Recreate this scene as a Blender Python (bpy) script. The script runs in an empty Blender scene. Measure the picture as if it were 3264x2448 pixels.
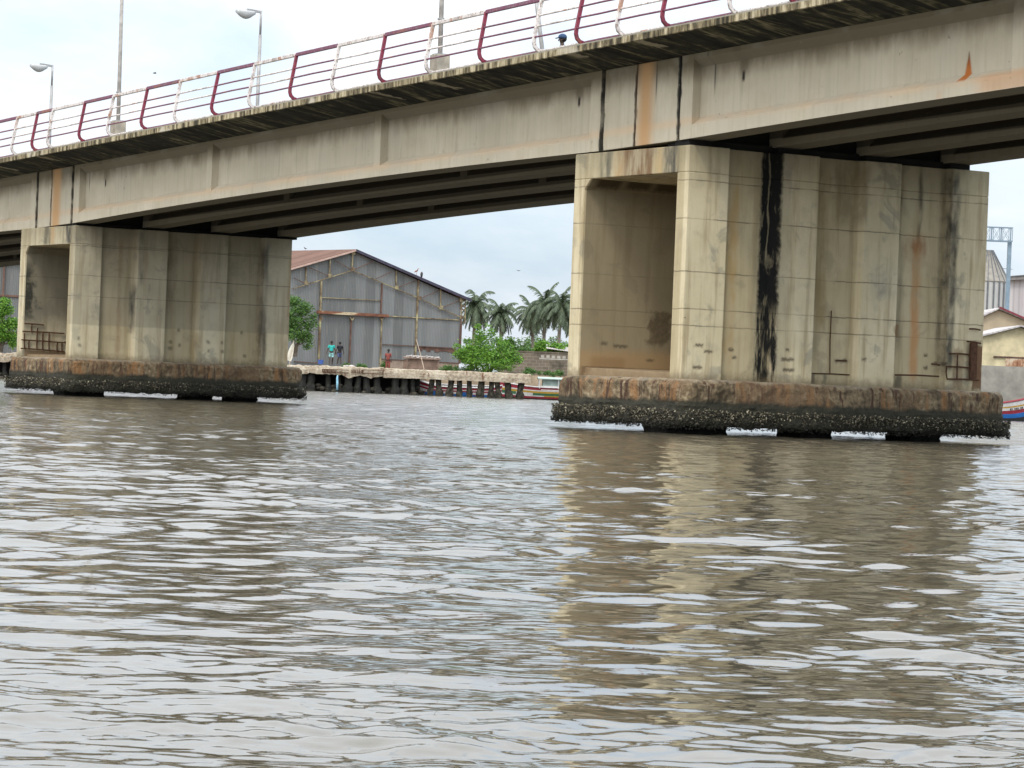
import bpy, math, random
import numpy as np
from mathutils import Vector, Matrix, noise as mnoise
R = math.radians
C = bpy.context.scene.collection
rnd = random.Random(7)

# ------------------------------------------------------------------ camera
FPX = 9500.0; EYE = 0.85; ROLL = 0.040
cr, sr = math.cos(ROLL), math.sin(ROLL)
cam_d = bpy.data.cameras.new("camera"); cam = bpy.data.objects.new("camera", cam_d); C.objects.link(cam)
cam_d.sensor_width = 36; cam_d.lens = FPX/3264*36; cam_d.clip_end = 6000; cam_d.clip_start = 0.1
cam.matrix_world = Matrix(((cr, -sr, 0, 0), (0, 0, -1, 0), (sr, cr, 0, EYE), (0, 0, 0, 1)))
bpy.context.scene.camera = cam

def ray(x, y):
    u, w = x-1632, 1224-y
    return (u*cr-w*sr, FPX, u*sr+w*cr)
def at(x, y, Y):
    d = ray(x, y); k = Y/FPX
    return Vector((d[0]*k, Y, EYE+d[2]*k))
class Fr:
    """vertical plane through o along unit vector e; hit() measures along it"""
    def __init__(s, o, e): s.o, s.e = o, e
    def hit(s, x, y):
        d = ray(x, y)
        # l*d = o + a*e
        det = d[0]*(-s.e[1]) + s.e[0]*d[1]
        l = (s.o[0]*(-s.e[1]) + s.e[0]*s.o[1])/det
        a = (d[0]*s.o[1]-d[1]*s.o[0])/(-det)
        a = ((l*d[0]-s.o[0])*s.e[0] + (l*d[1]-s.o[1])*s.e[1])
        return a, EYE+l*d[2]

# ------------------------------------------------------------------ node DSL
class NT:
    def __init__(s, name, rough=0.85, spec=0.3):
        s.m = bpy.data.materials.new(name); s.m.use_nodes = True
        s.t = s.m.node_tree; s.b = s.t.nodes["Principled BSDF"]
        s.b.inputs["Roughness"].default_value = rough
        s.b.inputs["Specular IOR Level"].default_value = spec
        s.tc = s.t.nodes.new("ShaderNodeTexCoord"); s.co = s.tc.outputs["Object"]
        s._sep = None
    def n(s, k): return s.t.nodes.new(k)
    def put(s, sock, v):
        if isinstance(v, bpy.types.NodeSocket): s.t.links.new(v, sock)
        elif v is not None:
            if isinstance(v, (tuple, list)) and len(v) == 3 and sock.type == 'RGBA': v = (*v, 1)
            sock.default_value = v
    def ma(s, op, a, b=None, c=None, clamp=False):
        n = s.n("ShaderNodeMath"); n.operation = op; n.use_clamp = clamp
        s.put(n.inputs[0], a); s.put(n.inputs[1], b)
        if c is not None: s.put(n.inputs[2], c)
        return n.outputs[0]
    def xyz(s, i):
        if s._sep is None:
            s._sep = s.n("ShaderNodeSeparateXYZ"); s.put(s._sep.inputs[0], s.co)
        return s._sep.outputs[i]
    def scale(s, v, co=None):
        n = s.n("ShaderNodeMapping"); s.put(n.inputs[0], co or s.co); n.inputs["Scale"].default_value = v
        return n.outputs[0]
    def noise(s, sc, det=4, stretch=None, co=None, rough=0.6, dist=0.0):
        n = s.n("ShaderNodeTexNoise"); s.put(n.inputs["Vector"], s.scale(stretch, co) if stretch else (co or s.co))
        n.inputs["Scale"].default_value = sc; n.inputs["Detail"].default_value = det
        n.inputs["Roughness"].default_value = rough; n.inputs["Distortion"].default_value = dist
        return n.outputs["Fac"]
    def mr(s, v, a, b, c=0.0, d=1.0, smooth=True):
        n = s.n("ShaderNodeMapRange"); n.clamp = True
        if smooth: n.interpolation_type = 'SMOOTHSTEP'
        for i, q in enumerate((v, a, b, c, d)): s.put(n.inputs[i], q)
        return n.outputs[0]
    def mix(s, f, a, b, mode='MIX'):
        n = s.n("ShaderNodeMix"); n.data_type = 'RGBA'; n.blend_type = mode; n.clamp_factor = True
        s.put(n.inputs[0], f); s.put(n.inputs[6], a); s.put(n.inputs[7], b)
        return n.outputs[2]
    def ramp(s, v, stops):
        n = s.n("ShaderNodeValToRGB"); s.put(n.inputs[0], v)
        e = n.color_ramp.elements
        while len(e) < len(stops): e.new(0.5)
        for q, (p, c) in zip(e, stops): q.position = p; q.color = (*c, 1) if len(c) == 3 else c
        return n.outputs[0]
    def band(s, v, a, b, soft=0.05):
        return s.ma('MULTIPLY', s.mr(v, a-soft, a+soft), s.mr(v, b+soft, b-soft))
    def box(s, h, v, h0, h1, v0, v1, sh=0.03, sv=0.08):
        return s.ma('MULTIPLY', s.band(h, h0, h1, sh), s.band(v, v0, v1, sv))
    def bump(s, h, strength=0.3, dist=0.02, normal=None):
        n = s.n("ShaderNodeBump"); n.inputs["Strength"].default_value = strength; n.inputs["Distance"].default_value = dist
        s.put(n.inputs["Height"], h)
        if normal is not None: s.put(n.inputs["Normal"], normal)
        return n.outputs[0]
    def done(s, col, h=None, strength=0.3, dist=0.02):
        s.put(s.b.inputs["Base Color"], col)
        if h is not None: s.put(s.b.inputs["Normal"], s.bump(h, strength, dist))
        return s.m
    def geo(s, out):
        n = s.n("ShaderNodeNewGeometry"); return n.outputs[out]

def plain(name, col, rough=0.7, var=0.25, sc=3.0, spec=0.3, metal=0):
    t = NT(name, rough, spec)
    f = t.noise(sc, 6); k = tuple(c*(1-var) for c in col); k2 = tuple(min(1, c*(1+var)) for c in col)
    t.b.inputs["Metallic"].default_value = metal
    return t.done(t.ramp(f, [(0.3, k), (0.7, k2)]), f, 0.15, 0.01)

# ------------------------------------------------------------------ mesh builder
class MB:
    def __init__(s): s.v = []; s.f = []; s.mi = []; s.cur = 0
    def add(s, vs, fs):
        o = len(s.v); s.v += [tuple(q) for q in vs]
        s.f += [tuple(i+o for i in f) for f in fs]; s.mi += [s.cur]*len(fs)
        return s
    def hexa(s, p):   # 8 points: bottom 4 ccw, top 4 ccw
        return s.add(p, [(3,2,1,0),(4,5,6,7),(0,1,5,4),(1,2,6,5),(2,3,7,6),(3,0,4,7)])
    def box(s, x0, x1, y0, y1, z0, z1, g=0.0):
        return s.hexa([(x, y, z+g*x) for z in (z0, z1) for x, y in ((x0,y0),(x1,y0),(x1,y1),(x0,y1))])
    def bar(s, a, b, w, d=None, up=(0,0,1)):
        a, b = Vector(a), Vector(b); d = d or w; t = (b-a).normalized(); up = Vector(up)
        if abs(t.dot(up)) > .97: up = Vector((0,1,0)) if abs(t.y) < .9 else Vector((1,0,0))
        n = t.cross(up).normalized()*w/2; m = n.cross(t).normalized()*d/2
        return s.hexa([a-n-m, a+n-m, a+n+m, a-n+m, b-n-m, b+n-m, b+n+m, b-n+m])
    def tube(s, pts, r, k=8, cap=True):
        pts = [Vector(p) for p in pts]; rs = r if isinstance(r, (list, tuple)) else [r]*len(pts)
        vs = []; fs = []; prev = None
        for i, p in enumerate(pts):
            t = (pts[min(i+1, len(pts)-1)]-pts[max(i-1, 0)]).normalized()
            if prev is None:
                u = Vector((0,0,1)) if abs(t.z) < .9 else Vector((1,0,0))
                n = t.cross(u).normalized()
            else: n = (prev-t*prev.dot(t)).normalized()
            prev = n; m = t.cross(n)
            vs += [p+(n*math.cos(a)+m*math.sin(a))*rs[i] for a in [2*math.pi*j/k for j in range(k)]]
        for i in range(len(pts)-1):
            for j in range(k):
                fs.append((i*k+j, i*k+(j+1)%k, (i+1)*k+(j+1)%k, (i+1)*k+j))
        if cap: fs.append(tuple(range(k))[::-1]); fs.append(tuple(range((len(pts)-1)*k, len(pts)*k)))
        return s.add(vs, fs)
    def sweep(s, prof, xs, zf):
        """closed profile [(y,z)] swept along local x at stations xs, z offset by zf(x, z)"""
        n = len(prof); vs = [(x, y, zf(x, z)) for x in xs for (y, z) in prof]; fs = []
        for i in range(len(xs)-1):
            for j in range(n):
                fs.append((i*n+j, (i+1)*n+j, (i+1)*n+(j+1)%n, i*n+(j+1)%n))
        fs.append(tuple(range(n))); fs.append(tuple(range((len(xs)-1)*n, len(xs)*n))[::-1])
        return s.add(vs, fs)
    def extr(s, poly, z0, z1):
        n = len(poly); vs = [(x, y, z0) for x, y in poly]+[(x, y, z1) for x, y in poly]
        return s.add(vs, [tuple(range(n))[::-1], tuple(range(n, 2*n))]+[(i, (i+1)%n, n+(i+1)%n, n+i) for i in range(n)])
    def loft(s, rings, cap=True):
        k = len(rings[0]); vs = [p for r in rings for p in r]; fs = []
        for i in range(len(rings)-1):
            for j in range(k): fs.append((i*k+j, i*k+(j+1)%k, (i+1)*k+(j+1)%k, (i+1)*k+j))
        if cap: fs.append(tuple(range(k))[::-1]); fs.append(tuple(range((len(rings)-1)*k, len(rings)*k)))
        return s.add(vs, fs)
    def ball(s, c, r, sx=1, sy=1, sz=1, k=8, n=6):
        rings = []
        for i in range(n+1):
            a = math.pi*(i/n); a = min(max(a, .05), math.pi-.05)
            rings.append([(c[0]+r*sx*math.sin(a)*math.cos(q), c[1]+r*sy*math.sin(a)*math.sin(q), c[2]-r*sz*math.cos(a)) for q in [2*math.pi*j/k for j in range(k)]])
        return s.loft(rings)
    def build(s, name, mat, parent=None, smooth=False, bevel=0):
        me = bpy.data.meshes.new(name); me.from_pydata(s.v, [], s.f)
        for m in (mat if isinstance(mat, (list, tuple)) else [mat]): me.materials.append(m)
        if s.cur or any(s.mi): me.polygons.foreach_set("material_index", s.mi)
        if smooth: me.polygons.foreach_set("use_smooth", [True]*len(me.polygons))
        me.update()
        import bmesh
        bm = bmesh.new(); bm.from_mesh(me); bmesh.ops.recalc_face_normals(bm, faces=bm.faces); bm.to_mesh(me); bm.free()
        o = bpy.data.objects.new(name, me); C.objects.link(o)
        if parent: o.parent = parent
        if bevel:
            b = o.modifiers.new("bevel", 'BEVEL'); b.width = bevel; b.segments = 2; b.limit_method = 'ANGLE'
        return o
def tag(o, label, cat, group=None, kind=None):
    if label: o["label"] = label
    if cat: o["category"] = cat
    if group: o["group"] = group
    if kind: o["kind"] = kind
    return o
def empty(name, loc=(0,0,0), rz=0, label=None, cat=None, group=None):
    o = bpy.data.objects.new(name, None); C.objects.link(o); o.location = loc; o.rotation_euler = (0,0,rz)
    o.empty_display_size = .2
    return tag(o, label, cat, group)
def kids(o): return [c for c in bpy.data.objects if c.parent == o]
def dup(o, parent=None):
    ch = kids(o); c = o.copy(); C.objects.link(c); c.parent = parent
    for k in ch: dup(k, c)
    return c

# ------------------------------------------------------------------ world, sun
w = bpy.data.worlds.new("World"); bpy.context.scene.world = w; w.use_nodes = True
wt = w.node_tree; bg = wt.nodes["Background"]
def wn(k): return wt.nodes.new(k)
sky = wn("ShaderNodeTexSky"); sky.sky_type = 'NISHITA'; sky.sun_disc = False
SUN_EL, SUN_AZ = R(50), R(196)   # azimuth measured clockwise from +Y
sky.sun_elevation = SUN_EL; sky.sun_rotation = SUN_AZ; sky.dust_density = 2.0
tc = wn("ShaderNodeTexCoord")
mp = wn("ShaderNodeMapping"); mp.inputs["Scale"].default_value = (1, 1, 2.6)
wt.links.new(tc.outputs["Generated"], mp.inputs[0])
nz = wn("ShaderNodeTexNoise"); nz.inputs["Scale"].default_value = 7.5; nz.inputs["Detail"].default_value = 7; nz.inputs["Roughness"].default_value = .55; nz.inputs["Distortion"].default_value = .3
wt.links.new(mp.outputs[0], nz.inputs["Vector"])
nz2 = wn("ShaderNodeTexNoise"); nz2.inputs["Scale"].default_value = 16; nz2.inputs["Detail"].default_value = 5
wt.links.new(mp.outputs[0], nz2.inputs["Vector"])
sepw = wn("ShaderNodeSeparateXYZ"); wt.links.new(tc.outputs["Generated"], sepw.inputs[0])
def wm(op, a, b, clamp=False):
    n = wn("ShaderNodeMath"); n.operation = op; n.use_clamp = clamp
    for i, q in enumerate((a, b)):
        if isinstance(q, bpy.types.NodeSocket): wt.links.new(q, n.inputs[i])
        else: n.inputs[i].default_value = q
    return n.outputs[0]
# cloud cover: thick overcast high up and to the left, thinning to pale blue low on the right
cov = wm('ADD', wm('MULTIPLY', sepw.outputs[2], 2.2), wm('MULTIPLY', sepw.outputs[0], -1.3))
cov = wm('ADD', wm('MULTIPLY', wm('SUBTRACT', nz.outputs["Fac"], .5), 3.6), cov)
cov = wm('ADD', cov, wm('MULTIPLY', wm('SUBTRACT', nz2.outputs["Fac"], .5), .5))
cov = wm('ADD', cov, .50, True)
skm = wn("ShaderNodeMix"); skm.data_type = 'RGBA'; skm.blend_type = 'MULTIPLY'; skm.inputs[0].default_value = 1
wt.links.new(sky.outputs[0], skm.inputs[6]); skm.inputs[7].default_value = (.115, .115, .115, 1)
skb = wn("ShaderNodeMix"); skb.data_type = 'RGBA'; skb.inputs[0].default_value = .62
wt.links.new(skm.outputs[2], skb.inputs[6]); skb.inputs[7].default_value = (.62, .78, .95, 1)
cl = wn("ShaderNodeValToRGB"); wt.links.new(nz2.outputs["Fac"], cl.inputs[0])
cl.color_ramp.elements[0].position = .3; cl.color_ramp.elements[0].color = (.75, .80, .865, 1)
cl.color_ramp.elements[1].position = .62; cl.color_ramp.elements[1].color = (.83, .865, .905, 1)
cm = wn("ShaderNodeMix"); cm.data_type = 'RGBA'
wt.links.new(cov, cm.inputs[0]); wt.links.new(skb.outputs[2], cm.inputs[6]); wt.links.new(cl.outputs[0], cm.inputs[7])
wt.links.new(cm.outputs[2], bg.inputs["Color"])
# an overcast sky is about three times brighter overhead than at the horizon
# and is raised again behind the viewer, fill added for the shaded piers
up_ = wm('MULTIPLY', wm('MAXIMUM', sepw.outputs[2], 0.0), 1.9)
fill_behind = wm('MULTIPLY', wm('MAXIMUM', wm('MULTIPLY', sepw.outputs[1], -1.0), 0.0), 1.3)
wt.links.new(wm('ADD', wm('ADD', up_, fill_behind), 0.95), bg.inputs["Strength"])
sd = bpy.data.lights.new("sun", 'SUN'); sd.energy = 1.2; sd.angle = R(12); sd.color = (1, .95, .86)
so = bpy.data.objects.new("sun", sd); C.objects.link(so)
sv = Vector((math.sin(SUN_AZ)*math.cos(SUN_EL), math.cos(SUN_AZ)*math.cos(SUN_EL), math.sin(SUN_EL)))
so.rotation_euler = sv.to_track_quat('Z', 'Y').to_euler()
vs = bpy.context.scene.view_settings
vs.view_transform = 'Standard'; vs.look = 'None'; vs.gamma = 1; vs.exposure = 0.22; vs.use_curve_mapping = False

# ------------------------------------------------------------------ bridge frame
F = (3.13, 59.3)
EX = (.5100, -.8602); EY = (.8602, .5100)          # local x (right, nearer) and y (across, away)
RZ = math.atan2(EX[1], EX[0])
G = .0265; ZB = 5.83                                # grade, underside of the girders at x = 0
def loc2w(x, y, z=0): return Vector((F[0]+EX[0]*x+EY[0]*y, F[1]+EX[1]*x+EY[1]*y, z))
def fx(t, px, py): return Fr((F[0]+EY[0]*t, F[1]+EY[1]*t), EX).hit(px, py)   # -> local x, z on plane y = t
def fy(x, px, py): return Fr((F[0]+EX[0]*x, F[1]+EX[1]*x), EY).hit(px, py)   # -> local y, z on plane x
def zg(x): return ZB+G*x
# ------------------------------------------------------------------ concrete materials
def mat_girder():
    t = NT("girder_concrete", .9, .2); x, y, z = (t.xyz(i) for i in range(3))
    zz = t.ma('SUBTRACT', z, t.ma('MULTIPLY_ADD', x, G, ZB))
    n1 = t.noise(.9, 6); n2 = t.noise(6, 5); st = t.noise(3.0, 5, (3.0, 3.0, .18))
    c = t.ramp(n1, [(.3, (.42,.365,.265)), (.7, (.53,.47,.36))])
    c = t.mix(t.ma('MULTIPLY', t.mr(st, .42, .72), .35), c, (.33,.285,.20))
    # dust settled on the sloping ledge of the lower flange
    wob = t.ma('MULTIPLY_ADD', t.noise(1.2, 4), .10, -.05)
    zo = t.ma('ADD', zz, wob)
    c = t.mix(t.ma('MULTIPLY', t.band(zo, .29, .42, .085), t.mr(t.noise(.5, 5), .25, .6, .25, .85)), c, (.53,.385,.25))
    # soot and mould at the head of the web
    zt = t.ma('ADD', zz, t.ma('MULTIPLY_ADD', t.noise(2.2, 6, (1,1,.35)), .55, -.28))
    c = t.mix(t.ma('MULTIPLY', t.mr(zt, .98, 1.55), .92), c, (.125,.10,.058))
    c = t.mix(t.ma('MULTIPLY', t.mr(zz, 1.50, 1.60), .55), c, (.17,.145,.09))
    c = t.mix(t.ma('MULTIPLY', t.mr(t.noise(.45, 5), .50, .62), .30), c, (.33,.30,.235))
    c = t.mix(t.ma('MULTIPLY', t.mr(t.noise(2.6, 6, (1, 1, .12)), .60, .72), .30), c, (.20,.165,.11))
    # leaks at the joints over the piers
    for xj, wd in ((-.06,.07), (-2.91,.07), (-1.66,.05), (-31.6,.07), (-33.2,.05), (-34.3,.07)):
        xx = t.ma('ADD', x, t.ma('MULTIPLY_ADD', t.noise(3.0, 5, (1,1,.7)), .22, -.11))
        c = t.mix(t.ma('MULTIPLY', t.band(xx, xj-wd, xj+wd, .03), t.mr(t.noise(2.0, 5, (1,1,.5)), .25, .55, .35, .97)), c, (.025,.024,.02))
    for xa, xb in ((-1.55,-1.05), (-33.1,-32.5)):
        c = t.mix(t.ma('MULTIPLY', t.band(x, xa, xb, .22), .9), c, (.44,.255,.115))
    for xa in (-.92, -31.0+.25, .9):
        c = t.mix(t.box(x, zz, xa-.02, xa+.02, .95, 1.65, .03, .25), c, (.05,.045,.035))
    # drain spots
    for px, py in ((1822,317), (2345,233), (317,578)):
        a, zc = fx(0, px, py); zc -= zg(a)
        c = t.mix(t.box(x, zz, a-.045, a+.045, zc-.13, zc+.07, .03, .05), c, (.03,.024,.02))
        c = t.mix(t.ma('MULTIPLY', t.box(x, zz, a-.14, a+.14, zc+.05, 1.7, .07, .1), .6), c, (.12,.095,.06))
    # rust plume of the right span
    a, zt_ = fx(.17, 3087, 163); a2, zb_ = fx(.17, 3085, 258); zt_ -= zg(a); zb_ -= zg(a)
    hw = t.mr(zz, zb_, zt_, .12, .0, False)
    dx = t.ma('ABSOLUTE', t.ma('SUBTRACT', t.ma('ADD', x, t.ma('MULTIPLY_ADD', t.noise(9, 3), .03, -.015)), a))
    m = t.ma('MULTIPLY', t.mr(t.ma('SUBTRACT', dx, hw), .035, -.03), t.mr(zz, zb_-.05, zb_+.03))
    m = t.ma('MULTIPLY', m, t.mr(zz, zt_+.02, zt_-.02))
    c = t.mix(m, c, t.mix(t.mr(zz, zb_+.15, zt_), (.40,.13,.03), (.10,.035,.02)))
    c = t.mix(t.ma('MULTIPLY', t.box(x, zz, a-.60, a-.50, .0, .25, .12, .08), .35), c, (.45,.22,.09))
    c = t.mix(t.ma('MULTIPLY', t.box(x, zz, a+.5, a+2.2, .1, .42, .3, .06), .5), c, (.48,.25,.12))
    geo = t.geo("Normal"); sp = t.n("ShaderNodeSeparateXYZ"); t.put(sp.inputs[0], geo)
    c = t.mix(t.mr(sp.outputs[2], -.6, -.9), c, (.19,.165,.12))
    c = t.mix(t.ma('MULTIPLY', t.mr(y, 1.2, 1.8), .60), c, (.15,.13,.09))  # inner girders: shade under the deck painted into their colour
    c = t.mix(t.ma('MULTIPLY', t.ma('MULTIPLY', t.mr(y, 1.2, 1.8), t.mr(zz, .16, .20)), .75), c, (.045,.040,.03))  # darker still above their flanges, same painted shade
    c = t.mix(t.mr(n2, .66, .75), c, (.22,.19,.14))
    return t.done(c, t.ma('ADD', n2, t.ma('MULTIPLY', st, .6)), .25, .02)
def mat_deck():
    t = NT("deck_concrete", .92, .2); x, y, z = (t.xyz(i) for i in range(3))
    zz = t.ma('SUBTRACT', z, t.ma('MULTIPLY_ADD', x, G, ZB))
    # streaks running down across the soffit
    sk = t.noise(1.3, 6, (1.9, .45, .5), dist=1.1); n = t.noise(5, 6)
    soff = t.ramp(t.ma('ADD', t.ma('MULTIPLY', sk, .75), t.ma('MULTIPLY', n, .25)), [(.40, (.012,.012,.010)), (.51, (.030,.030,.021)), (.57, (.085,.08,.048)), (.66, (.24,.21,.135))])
    li = t.ma('FRACT', t.ma('MULTIPLY', x, 1/3.72)); li = t.band(li, .0, .012, .006)
    li = t.ma('MULTIPLY', li, t.mr(t.noise(.8, 3), .35, .6))
    soff = t.mix(t.ma('MULTIPLY', li, .7), soff, (.26,.23,.14))
    for px, py, wd, l in ((2096,112,.30,.55), (1880,185,.32,.35), (1420,205,.30,.8), (165,480,.16,.7), (20,505,.2,.8), (1240,300,.14,.8)):
        a, _ = fx(-.7, px, py)
        xx = t.ma('ADD', x, t.ma('MULTIPLY_ADD', t.noise(4.5, 5), .5, -.25))
        xx = t.ma('ADD', xx, t.ma('MULTIPLY', y, -.35))
        yy = t.ma('ADD', y, t.ma('MULTIPLY_ADD', t.noise(6, 5), .4, -.2))
        soff = t.mix(t.ma('MULTIPLY', t.box(xx, yy, a-wd/2+.25, a+wd/2+.25, -1.3, -1.1+l*.9, .03, .06), .9), soff, (.33,.29,.21))
    st = t.noise(2.0, 6, (3.5, 1, .6)); 
    fas = t.ramp(st, [(.36, (.035,.03,.02)), (.46, (.12,.095,.055)), (.54, (.27,.22,.13)), (.63, (.46,.39,.26))])
    fas = t.mix(t.mr(t.noise(.55, 3), .60, .66), fas, (.44,.39,.30))
    m = t.mr(y, -1.085, -1.065); m = t.ma('MULTIPLY', m, t.mr(zz, 1.95, 1.93))
    c = t.mix(m, fas, soff)
    c = t.mix(t.mr(zz, 2.0, 2.03), c, t.mix(n, (.22,.20,.16), (.34,.31,.25)))
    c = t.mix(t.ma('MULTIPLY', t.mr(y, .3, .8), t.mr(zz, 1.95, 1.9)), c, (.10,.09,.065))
    return t.done(c, t.ma('ADD', n, sk), .5, .03)

def pier_stains_and_shade(t, c, x, y, z, X0, right):
    """X0: local x of the near long face; stains with shapes of their own, plus painted niche and groove shade"""
    nb = t.ma('MULTIPLY_ADD', t.noise(5, 6, (1,1,.6)), .22, -.11)
    yy = t.ma('ADD', y, nb); nb2 = t.ma('MULTIPLY_ADD', t.noise(9, 6), .3, -.15); zz = t.ma('ADD', z, nb2)
    yw = t.ma('ADD', y, t.ma('MULTIPLY_ADD', t.noise(3, 5, (1,1,.4)), .22, -.11))
    brk = t.mr(t.noise(2.3, 6, (1,1,.45)), .33, .60, .25, 1.0)
    y3 = t.ma('ADD', y, t.ma('MULTIPLY_ADD', t.noise(11, 4), .10, -.05)); z3 = t.ma('ADD', z, t.ma('MULTIPLY_ADD', t.noise(13, 4), .12, -.06))
    onlong = t.mr(x, X0-.35, X0-.3)
    onend = t.mr(y, .45, .35); onend = t.ma('MULTIPLY', t.mr(y, .04, .02), t.mr(x, X0-.02, X0-.06))
    if right:
        def T(px, py=760): return fy(X0-.2, px, py)[0]
        def Z(px, py): return fy(X0-.1, px, py)[1]
        f = X0
        a0, a1 = T(2416), T(2472)
        yb = t.ma('ADD', t.ma('ADD', y, t.ma('MULTIPLY_ADD', t.noise(2.2, 3, (1,1,.5)), .12, -.06)), t.ma('MULTIPLY_ADD', t.noise(13, 5, (1,1,.8)), .10, -.05))
        blk = t.ma('MULTIPLY', t.band(yb, a0+.035, a1-.02, .045), t.mr(t.noise(6, 5, (1,1,.35)), .28, .42, .6, 1))
        blk = t.ma('MULTIPLY', blk, t.ma('MAXIMUM', t.mr(zz, 1.9, 2.8), t.mr(t.noise(5, 5, (2.2,2.2,.35)), .34, .58)))
        slit = t.ma('MULTIPLY', t.band(yw, T(2445)-.01, T(2445)+.02, .02), t.mr(z, 3.3, 3.8))
        blk = t.ma('MULTIPLY', blk, t.ma('SUBTRACT', 1, t.ma('MULTIPLY', slit, .7)))
        c = t.mix(t.ma('MULTIPLY', t.ma('MULTIPLY', t.mr(yy, T(2395), T(2420)), t.mr(yy, T(2520), T(2470))), .35), c, (.10,.09,.06))
        c = t.mix(t.ma('MULTIPLY', blk, onlong), c, (.010,.010,.009))
        for (pa, pb, z0, z1, col, k) in (
            (2318,2350,1.6,5.0,(.36,.22,.075),.55), (2330,2352,1.1,2.2,(.34,.24,.12),.3),
            (2603,2640,2.2,5.5,(.24,.17,.08),.60), (2655,2745,4.4,5.6,(.17,.125,.065),.55),
            (2912,2938,1.3,4.25,(.42,.20,.075),.62), (2880,2955,3.85,4.2,(.24,.11,.05),.8),
            (2925,2933,4.2,5.6,(.03,.025,.02),.9), (2860,2868,4.2,5.6,(.04,.035,.03),.85),
            (2996,3034,1.5,5.6,(.045,.042,.035),.8), (2862,2880,1.9,4.2,(.10,.09,.07),.4),  # first entry: shade of the last groove painted on
            (2490,2500,1.3,5.6,(.22,.19,.13),.4), (2760,2850,2.9,3.6,(.22,.21,.18),.35)):
            c = t.mix(t.ma('MULTIPLY', t.ma('MULTIPLY', t.ma('MULTIPLY', brk, t.box(yw, zz, T(pa), T(pb), z0, z1, .07, .25)), onlong), k*1.15), c, col)
        for (pa, pb, y0, y1, col, k) in ((3080,3113,1095,1240,(.13,.06,.03),.9), (3020,3050,1110,1240,(.22,.14,.08),.55),
            (2855,2875,1195,1240,(.09,.08,.06),.8), (2585,2600,1195,1225,(.08,.07,.06),.7), (2622,2636,1195,1225,(.10,.09,.06),.7),
            (2828,2860,1035,1068,(.20,.12,.06),.8)):
            c = t.mix(t.ma('MULTIPLY', t.ma('MULTIPLY', t.box(yy, zz, T(pa, 1150), T(pb, 1150), Z(2800+(pa-2800), y1), Z(pa, y0), .04, .05), onlong), k), c, col)
        # spalls: small dark pits
        for px, py, s in ((2492,1115,.05),(2492,1145,.16),(2495,1180,.15),(2210,1100,.10),(2205,1170,.12),(2680,1150,.16),(2845,1128,.05),(2838,1168,.05),(2950,1132,.05),(2950,1172,.05),(2985,1160,.14),(2340,1140,.05),(2330,1115,.06),(2735,1145,.05),(2240,1120,.1)):
            c = t.mix(t.ma('MULTIPLY', t.ma('MULTIPLY', t.box(y3, z3, T(px, py)-s+.0, T(px, py)+s, Z(px, py)-.03, Z(px, py)+.03, .035, .035), onlong), .85), c, (.06,.045,.03))
        # end bay: lintel stains, then the inner wall with niche shade painted in
        zl = t.ma('MULTIPLY', t.mr(z, 5.15, 5.2), onend)
        for (xa, xb, col, k) in ((-2.9,-2.45,(.09,.085,.065),.7), (-2.3,-2.0,(.42,.27,.13),.8), (-2.0,-.85,(.16,.09,.045),.9), (-.85,-.5,(.42,.30,.15),.8), (-.5,.02,(.05,.05,.045),.9)):
            xx = t.ma('ADD', x, t.ma('MULTIPLY_ADD', t.noise(7, 5, (1,1,.15)), .3, -.15))
            c = t.mix(t.ma('MULTIPLY', t.ma('MULTIPLY', t.ma('MULTIPLY', zl, t.mr(t.noise(3.2, 6, (1,1,.3)), .34, .6, .15, 1)), t.band(xx, xa, xb, .14)), k), c, col)
        xx = t.ma('ADD', x, t.ma('MULTIPLY_ADD', t.noise(4, 5), .35, -.17))
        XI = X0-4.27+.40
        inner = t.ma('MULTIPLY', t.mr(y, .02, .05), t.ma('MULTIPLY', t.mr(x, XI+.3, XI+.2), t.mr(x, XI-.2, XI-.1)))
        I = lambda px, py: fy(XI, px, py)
        c = t.mix(t.ma('MULTIPLY', inner, .80), c, (.19,.15,.09))  # depth shade of the niche painted into the wall colour
        (ya, za), (yb_, zb2) = I(2065, 1098), I(2137, 997)
        c = t.mix(t.ma('MULTIPLY', t.box(t.ma('ADD', y, t.ma('MULTIPLY_ADD', t.noise(2.5, 5), .9, -.45)), zz, ya, yb_, za, zb2, .08, .06), inner), c, t.mix(t.noise(9, 5), (.05,.04,.025), (.20,.15,.09)))
        for pa, pb, pt, pq in ((1890,1968,572,598), (1984,2062,574,603), (2074,2150,580,612)):  # oval openings under the ceiling, painted as dark patches
            (ya, za), (yb_, zb2) = I(pa, pq), I(pb, pt)
            c = t.mix(t.ma('MULTIPLY', t.box(y, z3, ya, yb_, za, zb2, .10, .05), t.ma('MULTIPLY', inner, .97)), c, (.035,.022,.012))
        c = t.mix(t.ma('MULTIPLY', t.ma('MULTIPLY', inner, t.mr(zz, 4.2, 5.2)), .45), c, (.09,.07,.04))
        (ya, za), (yb_, zb2) = I(1882, 1170), I(1990, 1158)
        c = t.mix(t.ma('MULTIPLY', t.box(y, z, ya, yb_, za-.02, za+.03, .05, .015), inner), c, (.012,.008,.006))
        c = t.mix(t.ma('MULTIPLY', t.box(y3, z3, ya, yb_, za+.03, za+.22, .1, .06), t.ma('MULTIPLY', inner, .8)), c, (.12,.085,.045))
        c = t.mix(t.ma('MULTIPLY', t.ma('MULTIPLY', t.mr(zz, 1.75, 1.5), inner), .6), c, (.36,.22,.10))
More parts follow.
